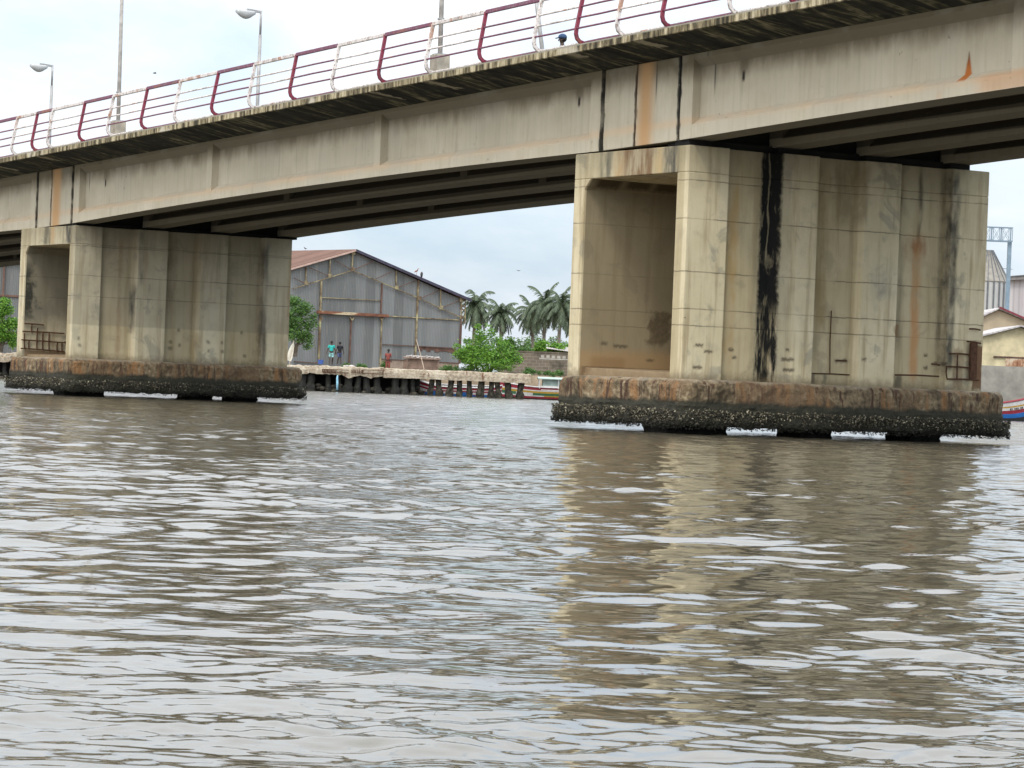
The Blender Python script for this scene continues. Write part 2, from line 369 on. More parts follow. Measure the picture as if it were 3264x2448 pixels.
        for pa, pb, pt, pq in ((1955,2000,1100,1108), (1915,1935,1090,1100), (2060,2085,1145,1152)):
            (ya, za), (yb_, zb2) = I(pa, pq), I(pb, pt)
            c = t.mix(t.ma('MULTIPLY', t.box(y3, z3, ya, yb_, za, zb2, .06, .03), t.ma('MULTIPLY', inner, .7)), c, (.07,.055,.035))
    else:
        def T(px, py=950): return fy(X0-.2, px, py)[0]
        for (pa, pb, z0, z1, col, k) in ((412,424,2.0,3.25,(.03,.027,.022),.9), (375,388,1.2,4.6,(.22,.13,.06),.5), (530,560,2.6,4.9,(.15,.10,.045),.6),
            (610,640,1.1,4.9,(.26,.19,.09),.5), (822,842,1.1,4.7,(.07,.055,.04),.75), (905,925,1.2,4.4,(.30,.17,.06),.55), (430,445,3.4,4.9,(.05,.045,.04),.6), (740,800,3.6,4.6,(.2,.15,.08),.3)):
            c = t.mix(t.ma('MULTIPLY', t.ma('MULTIPLY', t.ma('MULTIPLY', brk, t.box(yw, zz, T(pa), T(pb), z0, z1, .06, .2)), onlong), k*1.15), c, col)
        # the old repair line: everything above it darker with soot
        zl = t.ma('ADD', z, t.ma('MULTIPLY_ADD', t.noise(2.5, 4), .05, -.025))
        c = t.mix(t.ma('MULTIPLY', t.ma('MULTIPLY', t.mr(zl, 2.04, 2.10), onlong), .36), c, (.17,.155,.12))
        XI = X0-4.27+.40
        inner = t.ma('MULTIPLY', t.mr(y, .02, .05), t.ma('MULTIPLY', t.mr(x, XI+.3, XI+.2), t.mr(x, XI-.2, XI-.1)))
        c = t.mix(t.ma('MULTIPLY', t.ma('MULTIPLY', t.mr(zz, 1.5, 2.6, .35, 1), inner), .82), c, (.115,.105,.078))  # niche shade painted into this inner wall too, fuller higher up
        (ya, za), (yb_, zb2) = fy(XI, 80, 1015), fy(XI, 108, 850)
        c = t.mix(t.ma('MULTIPLY', t.box(t.ma('ADD', y, t.ma('MULTIPLY_ADD', t.noise(3, 6), 1.3, -.65)), zz, -.2, yb_, za, zb2, .15, .3), t.ma('MULTIPLY', inner, .92)), c, (.03,.03,.024))
        xx = t.ma('ADD', x, t.ma('MULTIPLY_ADD', t.noise(5, 6), .4, -.2))
        z5 = t.ma('MULTIPLY', t.mr(z, 4.40, 4.45), onend)
        for (xa, xb2, col, k) in ((X0-2.4,X0-1.9,(.10,.09,.065),.8), (X0-1.9,X0-1.6,(.40,.26,.13),.8), (X0-.9,X0-.35,(.05,.05,.045),.9)):
            c = t.mix(t.ma('MULTIPLY', t.ma('MULTIPLY', t.ma('MULTIPLY', z5, t.mr(t.noise(3.2, 6, (1,1,.3)), .34, .6, .1, 1)), t.band(xx, xa, xb2, .14)), k), c, col)
        for px, py in ((545,1090),(545,1110),(655,1090),(655,1118),(700,1092),(700,1120),(242,1078),(245,1100),(570,1052),(572,1100),(770,1060),(780,1135)):
            c = t.mix(t.ma('MULTIPLY', t.ma('MULTIPLY', t.box(yy, z, T(px, py)-.05, T(px, py)+.05, fy(X0, px, py)[1]-.05, fy(X0, px, py)[1]+.05, .04, .04), onlong), .6), c, (.08,.065,.045))
    return c
def mat_pier(X0, right):
    t = NT("pier_concrete_near" if right else "pier_concrete_far", .92, .15); x, y, z = (t.xyz(i) for i in range(3))
    n1 = t.noise(.8, 6); n2 = t.noise(7, 6); st = t.noise(2.2, 6, (2.2, 2.2, .16)); n3 = t.noise(2.2, 5)
    if right: c = t.ramp(n1, [(.3, (.49,.41,.255)), (.7, (.64,.55,.375))])
    else: c = t.ramp(n1, [(.3, (.45,.385,.25)), (.7, (.60,.52,.36))])
    c = t.mix(t.ma('MULTIPLY', t.mr(st, .46, .70), .68), c, (.29,.215,.115))
    c = t.mix(t.ma('MULTIPLY', t.mr(n3, .52, .72), .35), c, (.25,.235,.19))
    c = t.mix(t.ma('MULTIPLY', t.mr(t.noise(1.3, 6, dist=.5), .56, .64), .45), c, (.20,.19,.155))
    # recessed flutes hold more grime
    c = t.mix(t.ma('MULTIPLY', t.ma('MULTIPLY', t.mr(x, X0-.1, X0-.16), t.mr(x, X0-.45, X0-.4)), .50), c, (.30,.235,.125))
    # soot down from the pier top
    top = 5.72 if right else 4.94
    zt = t.ma('ADD', z, t.ma('MULTIPLY_ADD', t.noise(3, 6, (1,1,.3)), 1.2, -.6))
    c = t.mix(t.ma('MULTIPLY', t.mr(zt, top-1.1, top+.1), .48), c, (.13,.105,.06))
    # formwork lift lines
    zw = t.ma('ADD', z, t.ma('MULTIPLY_ADD', t.noise(3.5, 5), .05, -.025))
    lines = (5.03, 4.27, 3.22, 2.15, 2.48) if right else (4.35, 3.5, 2.9)
    for zl in lines:
        c = t.mix(t.ma('MULTIPLY', t.band(zw, zl-.008, zl+.008, .014), t.mr(t.noise(1.1, 4), .35, .6, .25, .95)), c, (.05,.042,.03))
    sp = t.noise(11, 3); c = t.mix(t.mr(sp, .74, .78), c, (.08,.065,.045))
    c = pier_stains_and_shade(t, c, x, y, z, X0, right)
    c = t.mix(t.ma('MULTIPLY', t.mr(t.ma('ADD', z, t.ma('MULTIPLY_ADD', n2, .3, -.15)), 1.32, 1.05), .7), c, (.13,.10,.06))
    foot = t.ma('MULTIPLY', t.ma('MULTIPLY', t.mr(y, .06, .10), t.mr(y, 2.9, 2.7)), t.ma('MULTIPLY', t.mr(z, 1.30, 1.27), t.mr(x, X0-.35, X0-.42)))
    c = t.mix(t.ma('MULTIPLY', foot, .85), c, t.mix(t.noise(5, 6), (.10,.06,.03), (.27,.19,.11)))
    return t.done(c, t.ma('ADD', n2, t.ma('MULTIPLY', t.noise(30, 3), .4)), .35, .02)
def mat_cap():
    t = NT("pile_cap_concrete", .85, .25); z = t.xyz(2)
    n1 = t.noise(2.2, 6); n2 = t.noise(9, 6); st = t.noise(1.5, 6, (3.2, 3.2, .35)); st2 = t.noise(2.4, 5, (3.0, 3.0, .25))
    c = t.ramp(t.ma('ADD', t.ma('MULTIPLY', n1, .5), t.ma('MULTIPLY', n2, .5)), [(.40, (.055,.04,.023)), (.54, (.185,.135,.078)), (.67, (.38,.31,.20))])
    c = t.mix(t.ma('MULTIPLY', t.mr(st, .50, .64), .8), c, (.25,.125,.05))
    c = t.mix(t.mr(st2, .54, .62), c, (.06,.032,.02))
    c = t.mix(t.ma('MULTIPLY', t.mr(t.noise(.5, 4), .45, .6), .6), c, (.14,.085,.045))
    c = t.mix(t.ma('MULTIPLY', t.mr(st, .30, .24), .8), c, (.45,.38,.27))
    zn = t.ma('ADD', z, t.ma('MULTIPLY_ADD', t.noise(2.5, 5), .22, -.11))
    c = t.mix(t.mr(zn, .72, .60), c, t.mix(n2, (.012,.012,.009), (.05,.045,.028)))
    c = t.mix(t.ma('MULTIPLY', t.mr(zn, 1.02, 1.09), .5), c, (.34,.29,.21))
    return t.done(c, t.ma('ADD', n1, n2), .9, .06)
M_girder, M_deck, M_cap = mat_girder(), mat_deck(), mat_cap()
M_black = plain("black_gap", (.012,.011,.009), .95, .3)
M_pile = plain("algae_pile", (.014,.013,.010), .8, .5, 6)
M_rebar = plain("rusted_rebar", (.07,.032,.016), .9, .5, 12)
t = NT("oyster_shell", .7, .3)
c = t.ramp(t.geo("Random Per Island"), [(0, (.014,.013,.009)), (.45, (.045,.040,.025)), (.72, (.14,.12,.075)), (.92, (.38,.34,.24))])
zn = t.ma('ADD', t.xyz(2), t.ma('MULTIPLY_ADD', t.noise(3, 4), .16, -.08))
M_oyster = t.done(t.mix(t.mr(zn, .34, .20), c, (.018,.017,.012)))
M_crust = plain("oyster_bed", (.022,.020,.013), .9, .6, 18)

bridge = empty("bridge", (F[0], F[1], 0), RZ, "long weathered concrete girder bridge rising over the river on two massive piers", "bridge")
# ---- deck: kerbed slab with tapering overhang
TW = 8.5   # far edge
prof = [(-1.1, 2.04), (-1.1, 1.89), (-1.06, 1.87), (0.0, 1.68), (6.9+.6, 1.68), (TW, 1.89), (TW, 2.04), (TW-.9, 2.04), (TW-.9, 1.90), (.2, 1.90), (.2, 2.04)]
xs = [-80+i*1.2 for i in range(110)]
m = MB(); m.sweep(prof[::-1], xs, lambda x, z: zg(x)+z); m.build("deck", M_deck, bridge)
# ---- girders: three spans x four girders, I section with thick end blocks and ribs
def camber(x, xa, xb):
    u = (x-xa)/(xb-xa); return .13*4*u*(1-u)
def girder(y0, xa, xb, mid, ends=(1, 1), kind=1):
    m = MB(); BW = .62; RC = .19; w0 = y0+RC; w1 = y0+BW-RC
    def zf(x, z):
        k = camber(x, xa, xb)*max(0, 1-z/1.68) if kind else 0
        return zg(x)+z+k
    FA, FB = (.26, .42) if y0 < 1 else (.16, .36)
    pI = [(y0, .0), (y0+BW, .0), (y0+BW, FA), (w1, FB), (w1, 1.43), (y0+BW, 1.58), (y0+BW, 1.678), (y0, 1.678), (y0, 1.58), (w0, 1.43), (w0, FB), (y0, FA)]
    n = 26
    m.sweep(pI, [xa+(xb-xa)*i/n for i in range(n+1)], zf)
    def block(x0, x1):   # vertical rib, 3 mm proud of the flange faces
        p = [(y0-.003, .003), (y0+BW+.003, .003), (y0+BW+.003, 1.67), (y0-.003, 1.67)]
        m.sweep(p, [x0, (x0+x1)/2, x1], zf)
    if ends[0]: block(xa-.004, xa+.42)
    if ends[1]: block(xb-.42, xb+.004)
    for x in mid: block(x-.17, x+.17)
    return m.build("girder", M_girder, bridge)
mx = [fx(0, 668, 520)[0], fx(0, 1203, 440)[0]]
rx = fx(0, 3248, 150)[0]
GY = (0.0, 2.2, 4.4, 6.6)
for k, y0 in enumerate(GY):
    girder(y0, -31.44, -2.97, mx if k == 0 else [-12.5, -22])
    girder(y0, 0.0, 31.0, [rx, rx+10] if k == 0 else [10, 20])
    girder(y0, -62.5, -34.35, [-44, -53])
# infill blocks over the piers (two upright panels each)
for (xa, xm, xb) in ((-2.86, -1.66, -.10), (-34.24, -33.2, -31.65)):
    for (p, q) in ((xa, xm-.015), (xm+.015, xb)):
        m = MB(); m.box(p, q, .012, .35, .0, 1.675, 0)
        m.v = [(x, y, z+zg(x)) for x, y, z in m.v]; m.build("joint_block", M_girder, bridge, bevel=.015)
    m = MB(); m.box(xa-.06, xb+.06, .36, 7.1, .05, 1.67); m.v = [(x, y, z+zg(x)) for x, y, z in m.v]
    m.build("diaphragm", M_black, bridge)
for xd in (-12.5, -22, 10, 20, -44, -53, .35, 30.6, -31.0, -3.4):
    for a, b in zip(GY[:-1], GY[1:]):
        m = MB(); m.box(xd-.1, xd+.1, a+.40, b+.22, .45, 1.665)
        m.v = [(x, y, z+zg(x)) for x, y, z in m.v]; m.build("diaphragm", M_girder, bridge)

# ---- piers
def pier(X0, zt, cuts, L, right):
    """X0 local x of the near long face; cuts: flute edges (raised, recessed, ...) along y"""
    W = 4.27; XF = X0-W; d = .20; ch = .10; P = MB()
    y0 = -.02; dn = 2.8; XI = XF+.42
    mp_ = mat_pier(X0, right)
    def longside(x, sgn):   # walk +y
        pts = [(x, y0)]
        up = True
        for c_ in cuts:
            if up: pts += [(x, c_), (x-sgn*d, c_+.012)]
            else: pts += [(x-sgn*d, c_-ch), (x, c_)]
            up = not up
        return pts+[(x, L)]
    a = longside(X0, 1); b = longside(XF, -1)
    cw = .40
    notch = [(XF+cw, y0), (XF+cw, y0+dn), (X0-cw, y0+dn), (X0-cw, y0)]
    zl = zt-.53
    P.extr(a+b[::-1]+notch, 1.0, zl)
    P.extr(a+b[::-1], zl, zt)
    # haunches of the end portal
    P.add([(XF+cw, y0, zl), (XF+cw+.24, y0, zl), (XF+cw, y0, zl-.22), (XF+cw, y0+dn-.002, zl), (XF+cw+.24, y0+dn-.002, zl), (XF+cw, y0+dn-.002, zl-.22)],
          [(0,1,2), (5,4,3), (1,4,5,2), (0,3,4,1), (0,2,5,3)])
    # battered foot of the inner leaf
    P.hexa([(XF+cw-.01, .12, 1.0), (X0-cw+.01, .12, 1.0), (X0-cw+.01, dn, 1.0), (XF+cw-.01, dn, 1.0), (XF+cw-.01, .16, 1.26 if right else 1.16), (X0-cw+.01, .16, 1.20 if right else 1.14), (X0-cw+.01, dn, 1.26), (XF+cw-.01, dn, 1.26)])
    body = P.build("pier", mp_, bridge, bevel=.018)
    # bearing pads, and a black wedge added to darken the open gap
    for y in GY:
        m = MB(); m.box(X0-.62, X0-.12, y+.05, y+.57, zt+.002, zg(X0-.4)+.0); m.build("bearing_pad", M_black, body)
        m = MB(); m.box(XF+.12, XF+.62, y+.05, y+.57, zt+.002, max(zt+.02, zg(XF+.4)-.002)); m.build("bearing_pad", M_black, body)
    m = MB(); m.hexa([(X0-1.0, .12, zt+.003), (X0-.30, .12, zt+.003), (X0-.30, L-.35, zt+.003), (X0-1.0, L-.35, zt+.003), (X0-1.0, .12, zg(X0-1.0)+.03), (X0-.30, .12, zg(X0-.3)+.03), (X0-.30, L-.35, zg(X0-.3)+.03), (X0-1.0, L-.35, zg(X0-1.0)+.03)]); m.build("bearing_gap_fill", M_black, body)
    # plan outline of cap
    def outline(off, n=26, r=.30):
        xa, xb, ya, yb = XF-.10-off, X0+.52+off, -.28-off, L+.38+off
        pts = []
        cs = [(xb-r, ya+r, -90), (xb-r, yb-r, 0), (xa+r, yb-r, 90), (xa+r, ya+r, 180)]
        seg = []
        for cx, cy, a0 in cs:
            for i in range(5):
                q = R(a0+90*i/4); seg.append((cx+r*math.cos(q), cy+r*math.sin(q)))
        out = []
        for i in range(len(seg)):
            p, q = Vector(seg[i]), Vector(seg[(i+1) % len(seg)]); k = (1 if i % 5 != 4 else (int((L+.5)/.09) if (i//5) % 2 == 0 else 46))
            out += [p.lerp(q, j/k) for j in range(k)]
        return out
    def ring(off, z, amp, sc, seed=0, zamp=0):
        r_ = []
        for p in outline(off):
            k = mnoise.noise(Vector((p.x*sc, p.y*sc, z*sc*1.3+seed)))*amp*1.6 + mnoise.noise(Vector((p.x*sc*4, p.y*sc*4, z*sc*3+seed)))*amp*.8
            c0 = Vector(((XF+X0)/2, L/2)); dv = Vector((max(0, abs(p.x-c0.x)-W/2+.25)*(1 if p.x > c0.x else -1), max(0, abs(p.y-c0.y)-L/2+.25)*(1 if p.y > c0.y else -1))); dv = dv.normalized() if dv.length > 0 else dv
            q = p+dv*k
            r_.append((q.x, q.y, z+mnoise.noise(Vector((p.x*2.6, p.y*2.6, seed+9.)))*zamp+mnoise.noise(Vector((p.x*9, p.y*9, seed+3.)))*zamp*.5))
        return r_
    s = 3.1 if right else 8.7
    zs = [.2+.045*i for i in range(20)]
    def edge(z): return -.07*max(0, (z-.95)/.11)**2-.015
    m = MB(); m.loft([ring(-.35, .16, .0, 1, s)]+[ring(edge(z)+(0 if z < .6 else -.01), z, .035 if z > .55 else .015, 1.5, s, .05 if z > .98 else 0) for z in zs]+[ring(-.18, 1.085, .02, 1.5, s, .03), ring(-.42, 1.09, .0, 1.5, s, .0)])
    cap = m.build("pile_cap", M_cap, bridge)
    # shaggy oyster bed round the tidal band
    m = MB(); m.loft([ring(-.25, .19, .0, 3, s, .0), ring(.0, .165, .03, 2.5, s, .07), ring(.05, .19, .05, 2.5, s, .05), ring(.07, .27, .06, 2.5, s, .02), ring(.07, .35, .06, 2.5, s, .02), ring(.05, .42, .05, 2.5, s, .03), ring(-.03, .48, .02, 2.5, s, .05)])
    m.build("oyster_bed", M_crust, cap)
    rr = random.Random(11 if right else 12)
    m = MB(); out = outline(.06); n = len(out)
    for i in range(15000 if right else 9000):
        j = rr.randrange(n); p, q = out[j], out[(j+1) % n]
        dv = (q-p); nr = Vector((dv.y, -dv.x)).normalized() if dv.length else Vector((1, 0))
        if rr.random() < .35 and not (p.x > X0+.3 or p.y < .5): continue
        pz = .14+.36*rr.random()**.8+.05*mnoise.noise(Vector((p.x*2, p.y*2, 0)))
        if rr.random() < .2: pz = .11+.09*rr.random()
        o_ = p+dv*rr.random()+nr*(-.02+.07*rr.random()); o_ = Vector((o_.x, o_.y, pz))
        dirv = Vector((nr.x, nr.y, rr.uniform(-.9, .7)))+Vector((rr.uniform(-.6, .6), rr.uniform(-.6, .6), 0)); dirv.normalize()
        side = dirv.cross(Vector((rr.uniform(-1, 1), rr.uniform(-1, 1), rr.uniform(-1, 1)))).normalized()
        l, wd = rr.uniform(.02, .06), rr.uniform(.010, .026); up = dirv.cross(side)*.008
        m.add([o_-side*wd, o_+up+dirv*l*.3, o_+side*wd, o_+dirv*l+side*wd*.3], [(0, 1, 3), (1, 2, 3), (0, 3, 2)])
    m.build("oyster_shells", M_oyster, cap)
    return body, cap
TR = lambda px: fy(.40, px, 760)[0]
cutsR = [TR(v) for v in (2316, 2484, 2604, 2752, 2866, 3030)]
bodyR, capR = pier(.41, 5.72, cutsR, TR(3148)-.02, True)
X0L = -31.15
TL = lambda px: fy(X0L, px, 950)[0]
cutsL = [TL(v) for v in (320, 435, 530, 637, 722, 838)]
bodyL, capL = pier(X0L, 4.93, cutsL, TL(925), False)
def piles(X0, centres, wpx, body):
    for px, py in centres:
        c0 = max(.42, fy(X0-.4, px, py)[0]); m = MB(); h = wpx/2
        rings = []
        for z in (-.9, -.2, 0, .06, .14, .3):
            r_ = []
            for i in range(40):
                a = 2*math.pi*i/40; ca, sa = math.cos(a), math.sin(a); k = 1/max(abs(ca), abs(sa))**.75
                q = mnoise.noise(Vector((ca*3+c0, sa*3, z*6)))*.07+mnoise.noise(Vector((ca*9+c0, sa*9, z*16)))*.05
                r_.append((X0-.85+ca*(h*.95+q)*k*.9, c0+sa*(h+q)*k*.9, z))
            rings.append(r_)
        m.loft(rings); m.build("pile", M_pile, body)
piles(.41, ((1966,1362), (2268,1368), (2608,1392), (2955,1402)), 1.02, bodyR)
piles(X0L, ((155,1245), (296,1250), (640,1262), (782,1268)), .98, bodyL)
# rusted reinforcement laid bare at the foot of the piers
def bars(T, segs, body, r=.014):
    for (x0, y0_, x1, y1_) in segs:
        m = MB(); a, b = T(x0, y0_), T(x1, y1_); m.tube([a, ((Vector(a)+Vector(b))/2+Vector((rnd.uniform(-.01,.01), -.01, .01))), b], r, 5)
        m.build("rebar", M_rebar, body)
def Tl(px, py): xi = X0L-4.27+.40+.06; a, z = fy(xi, px, py); return (xi, a, z)
bars(Tl, [(78,1031,140,1036), (72,1056,205,1063), (68,1083,212,1093), (66,1110,205,1121), (215,1122,245,1124), (78,1062,78,1110), (102,1034,101,1060), (120,1045,117,1112), (137,1058,136,1113), (157,1060,156,1115), (183,1092,182,1118), (93,1083,92,1112), (198,1092,197,1120), (205,1090,225,1092)], bodyL, .02)
def Tr(px, py): a, z = fy(.47, px, py); return (.47, a, z)
bars(Tr, [(3015,1168,3105,1174), (3025,1127,3090,1130), (3018,1208,3120,1212), (3090,1048,3125,1052), (3082,1088,3126,1094), (3093,1095,3090,1212), (3052,1130,3050,1208), (3017,1168,3018,1206), (2853,1195,2993,1200), (2970,1160,2995,1164)], bodyR, .018)
def Tr2(px, py): a, z = fy(.235, px, py); return (.235, a, z)
bars(Tr2, [(2584,1190,2726,1196), (2650,990,2645,1190), (2665,1150,2700,1150), (2475,1144,2500,1146)], bodyR, .012)
m = MB(); a = Vector(Tr(3104,1092)); b = Vector(Tr(3100,1212)); m.bar(a, b, .05, .17); m.build("exposed_rebar_plate", M_rebar, bodyR)

# ------------------------------------------------------------------ railing
def paint(name, col, dirt, rust=.2):
    t = NT(name, .5, .4); n = t.noise(5, 6); n2 = t.noise(22, 5, (1, 1, 1))
    c = t.ramp(n, [(.3, tuple(v*.8 for v in col)), (.7, col)])
    c = t.mix(t.mr(n2, .55, .63), c, dirt); c = t.mix(t.ma('MULTIPLY', t.mr(t.noise(3.0, 6), .50, .66), .55), c, tuple(.55*v for v in dirt)); c = t.mix(t.mr(t.noise(1.6, 5), .58, .66, 0, rust*3), c, (.30,.12,.05))
    return t.done(c, n2, .2, .005)
M_red = paint("maroon_paint", (.21,.022,.045), (.10,.03,.03), .12)
M_pur = paint("faded_maroon_paint", (.17,.045,.085), (.20,.15,.16), .2)
M_wht = paint("chipped_white_paint", (.66,.60,.56), (.24,.16,.12), .25)
rail = empty("guard_railing", (F[0], F[1], 0), RZ, "maroon and white bent pipe railing along the near edge of the bridge deck", "railing")
RT = -.98
tops = [(56,391,'W'), (120,377,'R'), (170,364,'W'), (271,341,'R'), (362,319,'W'), (470,294,'R'), (576,267,'W'), (696,240,'R'), (814,212,'W'), (946,181,'R'), (1081,147,'W'), (1230,115,'R'), (1381,81,'W'), (1551,41,'R'), (1727,2,'W'), (1862,-30,'R'), (1993,-58,'W'), (2138,-92,'R'), (2352,-138,'W')]
px_ = [(fx(RT, a, b)[0], k) for a, b, k in tops]
sp_ = 1.86
lst = list(px_)
x = px_[0][0]; k = 'W'
while x > -60: x -= sp_; k = 'R' if k == 'W' else 'W'; lst.insert(0, (x, k))
x = px_[-1][0]; k = 'W'
while x < 26: x += sp_; k = 'R' if k == 'W' else 'W'; lst.append((x, k))
dz = 2.04; HR = 1.09
PR = [(0, HR), (-.05, .80), (-.105, .50), (-.145, .28), (-.15, .18), (-.12, .09), (-.05, .03), (.04, .008), (.13, .004)]
def prof_at(h):
    for (a, b), (c_, d_) in zip(PR[:-1], PR[1:]):
        if d_ <= h <= b: f_ = (h-d_)/(b-d_) if b > d_ else 0; return c_+(a-c_)*f_
    return PR[-1][0]
for i, (x, k) in enumerate(lst):
    m = MB(); prev = None
    jx = rnd.uniform(-.03, .03)
    pts = [(x+jx*(q[1]-.5), RT+q[0], zg(x)+dz+q[1]+.03) for q in PR]
    # flat bar swept along the profile
    vs_ = []
    for j, p in enumerate(pts):
        p = Vector(p); tt = (Vector(pts[min(j+1, len(pts)-1)])-Vector(pts[max(j-1, 0)])).normalized()
        n_ = Vector((1, 0, 0)); b_ = tt.cross(n_)*.038; n_ = n_*.030
        vs_.append([p-n_-b_, p+n_-b_, p+n_+b_, p-n_+b_])
    m.loft(vs_); o = m.build("post", M_red if k == 'R' else M_wht, rail, bevel=.006)
    m2 = MB(); m2.box(x-.08, x+.08, RT+.04, RT+.2, zg(x)+dz+.002, zg(x)+dz+.03); m2.build("foot_plate", M_red if k == 'R' else M_wht, o)
for (xa, ka), (xb, kb) in zip(lst[:-1], lst[1:]):
    red = ka == 'R'
    j1, j2 = rnd.uniform(-.006, .006), rnd.uniform(-.006, .006)
    m = MB(); h = HR; xm = (xa+xb)/2
    def P3(x, h, j=0): return (x, RT+prof_at(max(h, .005)), zg(x)+dz+h+.03+j)
    m.bar(P3(xa, h), P3(xb, h), .075, .085)
    o = m.build("top_rail", M_pur if red else M_wht, rail, bevel=.012)
    for n_, hh in enumerate((.745, .515, .29, .012)):
        m = MB(); mt = (M_pur if red else (M_pur if n_ == 2 else M_wht))
        xa_, xb_ = xa+.02, xb-.02
        sag = rnd.uniform(-.008, .008)
        m.tube([P3(xa_, hh), P3((xa+xb)/2, hh, sag), P3(xb_, hh)], .021 if n_ < 3 else .03, 6)
        m.build("rail_bar", mt, rail)

# ------------------------------------------------------------------ street lamps on the deck
M_galv = plain("weathered_galvanised_steel", (.30,.29,.28), .55, .25, 5, metal=.3)
M_polep = plain("flaking_pole_paint", (.36,.33,.30), .7, .3, 5)
M_plinth = plain("plinth_concrete", (.34,.30,.24), .9, .3, 4)
M_lens = plain("lamp_bowl_plastic", (.38,.38,.37), .25, .15, 3)
def lamp(H, sgn, plinth, r=.05):
    e = empty("street_lamp")
    m = MB(); m.tube([(0,0,.0), (0,0,H*.45), (0,0,H*.86)], [r*1.25, r*1.15, r*1.05], 10); m.tube([(0,0,H*.86), (0,0,H)], r*.72, 10)
    p = m.build("pole", M_polep if plinth else M_galv, e, True)
    m = MB(); m.bar((-.0, 0, H-.04), (-.50, 0, H-.01), .06, .08); m.build("arm", M_galv, e, bevel=.01)
    m = MB(); rings = []
    for i in range(9):
        u = i/8; x = -.20-.68*u; wd = .15*math.sin(math.pi*min(.97, max(.05, u)))**.7; dp = .21*math.sin(math.pi*min(.97, max(.04, u*1.0)))**.8
        rings.append([(x, wd*math.cos(a), H-.10+(.07*math.sin(a) if math.sin(a) > 0 else dp*math.sin(a))) for a in [2*math.pi*j/12 for j in range(12)]])
    m.loft(rings); m.build("lamp_head", M_lens, e, True)
    if plinth:
        m = MB(); m.box(-.17, .17, -.17, .17, 0, .54); m.build("plinth", M_plinth, e, bevel=.02)
        m = MB(); m.box(-.13, .13, -.13, .13, .541, .56); m.tube([(-.10,-.19,.05), (-.30,-.22,.10), (-.42,-.2,.02)], .012, 5); m.build("base_plate", M_galv, e)
        m = MB(); m.tube([(0,0,1.32), (0,0,1.36)], r*1.9, 8); m.build("collar", M_galv, e)
    return e
lf = lamp(5.42, -1, False, .05)
t_far = 7.95
def far_z(px, py): return fx(t_far, px, py)
GRPF = "lamps on the far side of the bridge"
a, _ = fx(t_far, 824, 250); lf.location = loc2w(a, t_far, zg(a)+2.04); lf.rotation_euler = (0, 0, math.atan2(EY[1], EY[0]))
tag(lf, "street lamp with bowl head on a single arm, rising just left of the railing's middle", "street lamp", GRPF)
l2 = dup(lf); a, _ = fx(t_far, 164, 300); l2.location = loc2w(a, t_far, zg(a)+2.04)
tag(l2, "single-arm street lamp with bowl head nearest the left edge of the photo", "street lamp", GRPF)
l3 = dup(lf); a, _ = fx(t_far, 1775, 200); l3.location = loc2w(a, t_far, zg(a)+2.04-.1)
l3.rotation_euler = (0, R(-11), math.atan2(EY[1], EY[0]))
tag(l3, "pale lamp pole leaning left beside the man in the cap, head out of view", "street lamp", GRPF)
ln = lamp(6.6, 1, True, .045)
tn = -.45
a, _ = fx(tn, 376, 420); ln.location = loc2w(a, tn, zg(a)+2.04); ln.rotation_euler = (0, R(.6), math.atan2(-EY[1], -EY[0]))
tag(ln, "tall slim lamp pole on a concrete plinth behind the left part of the railing", "street lamp", "lamp poles on concrete plinths")
l4 = dup(ln); a, _ = fx(tn, 1402, 210); l4.location = loc2w(a, tn, zg(a)+2.04)
tag(l4, "tall slim lamp pole on a concrete plinth, right of the railing's middle", "street lamp", "lamp poles on concrete plinths")
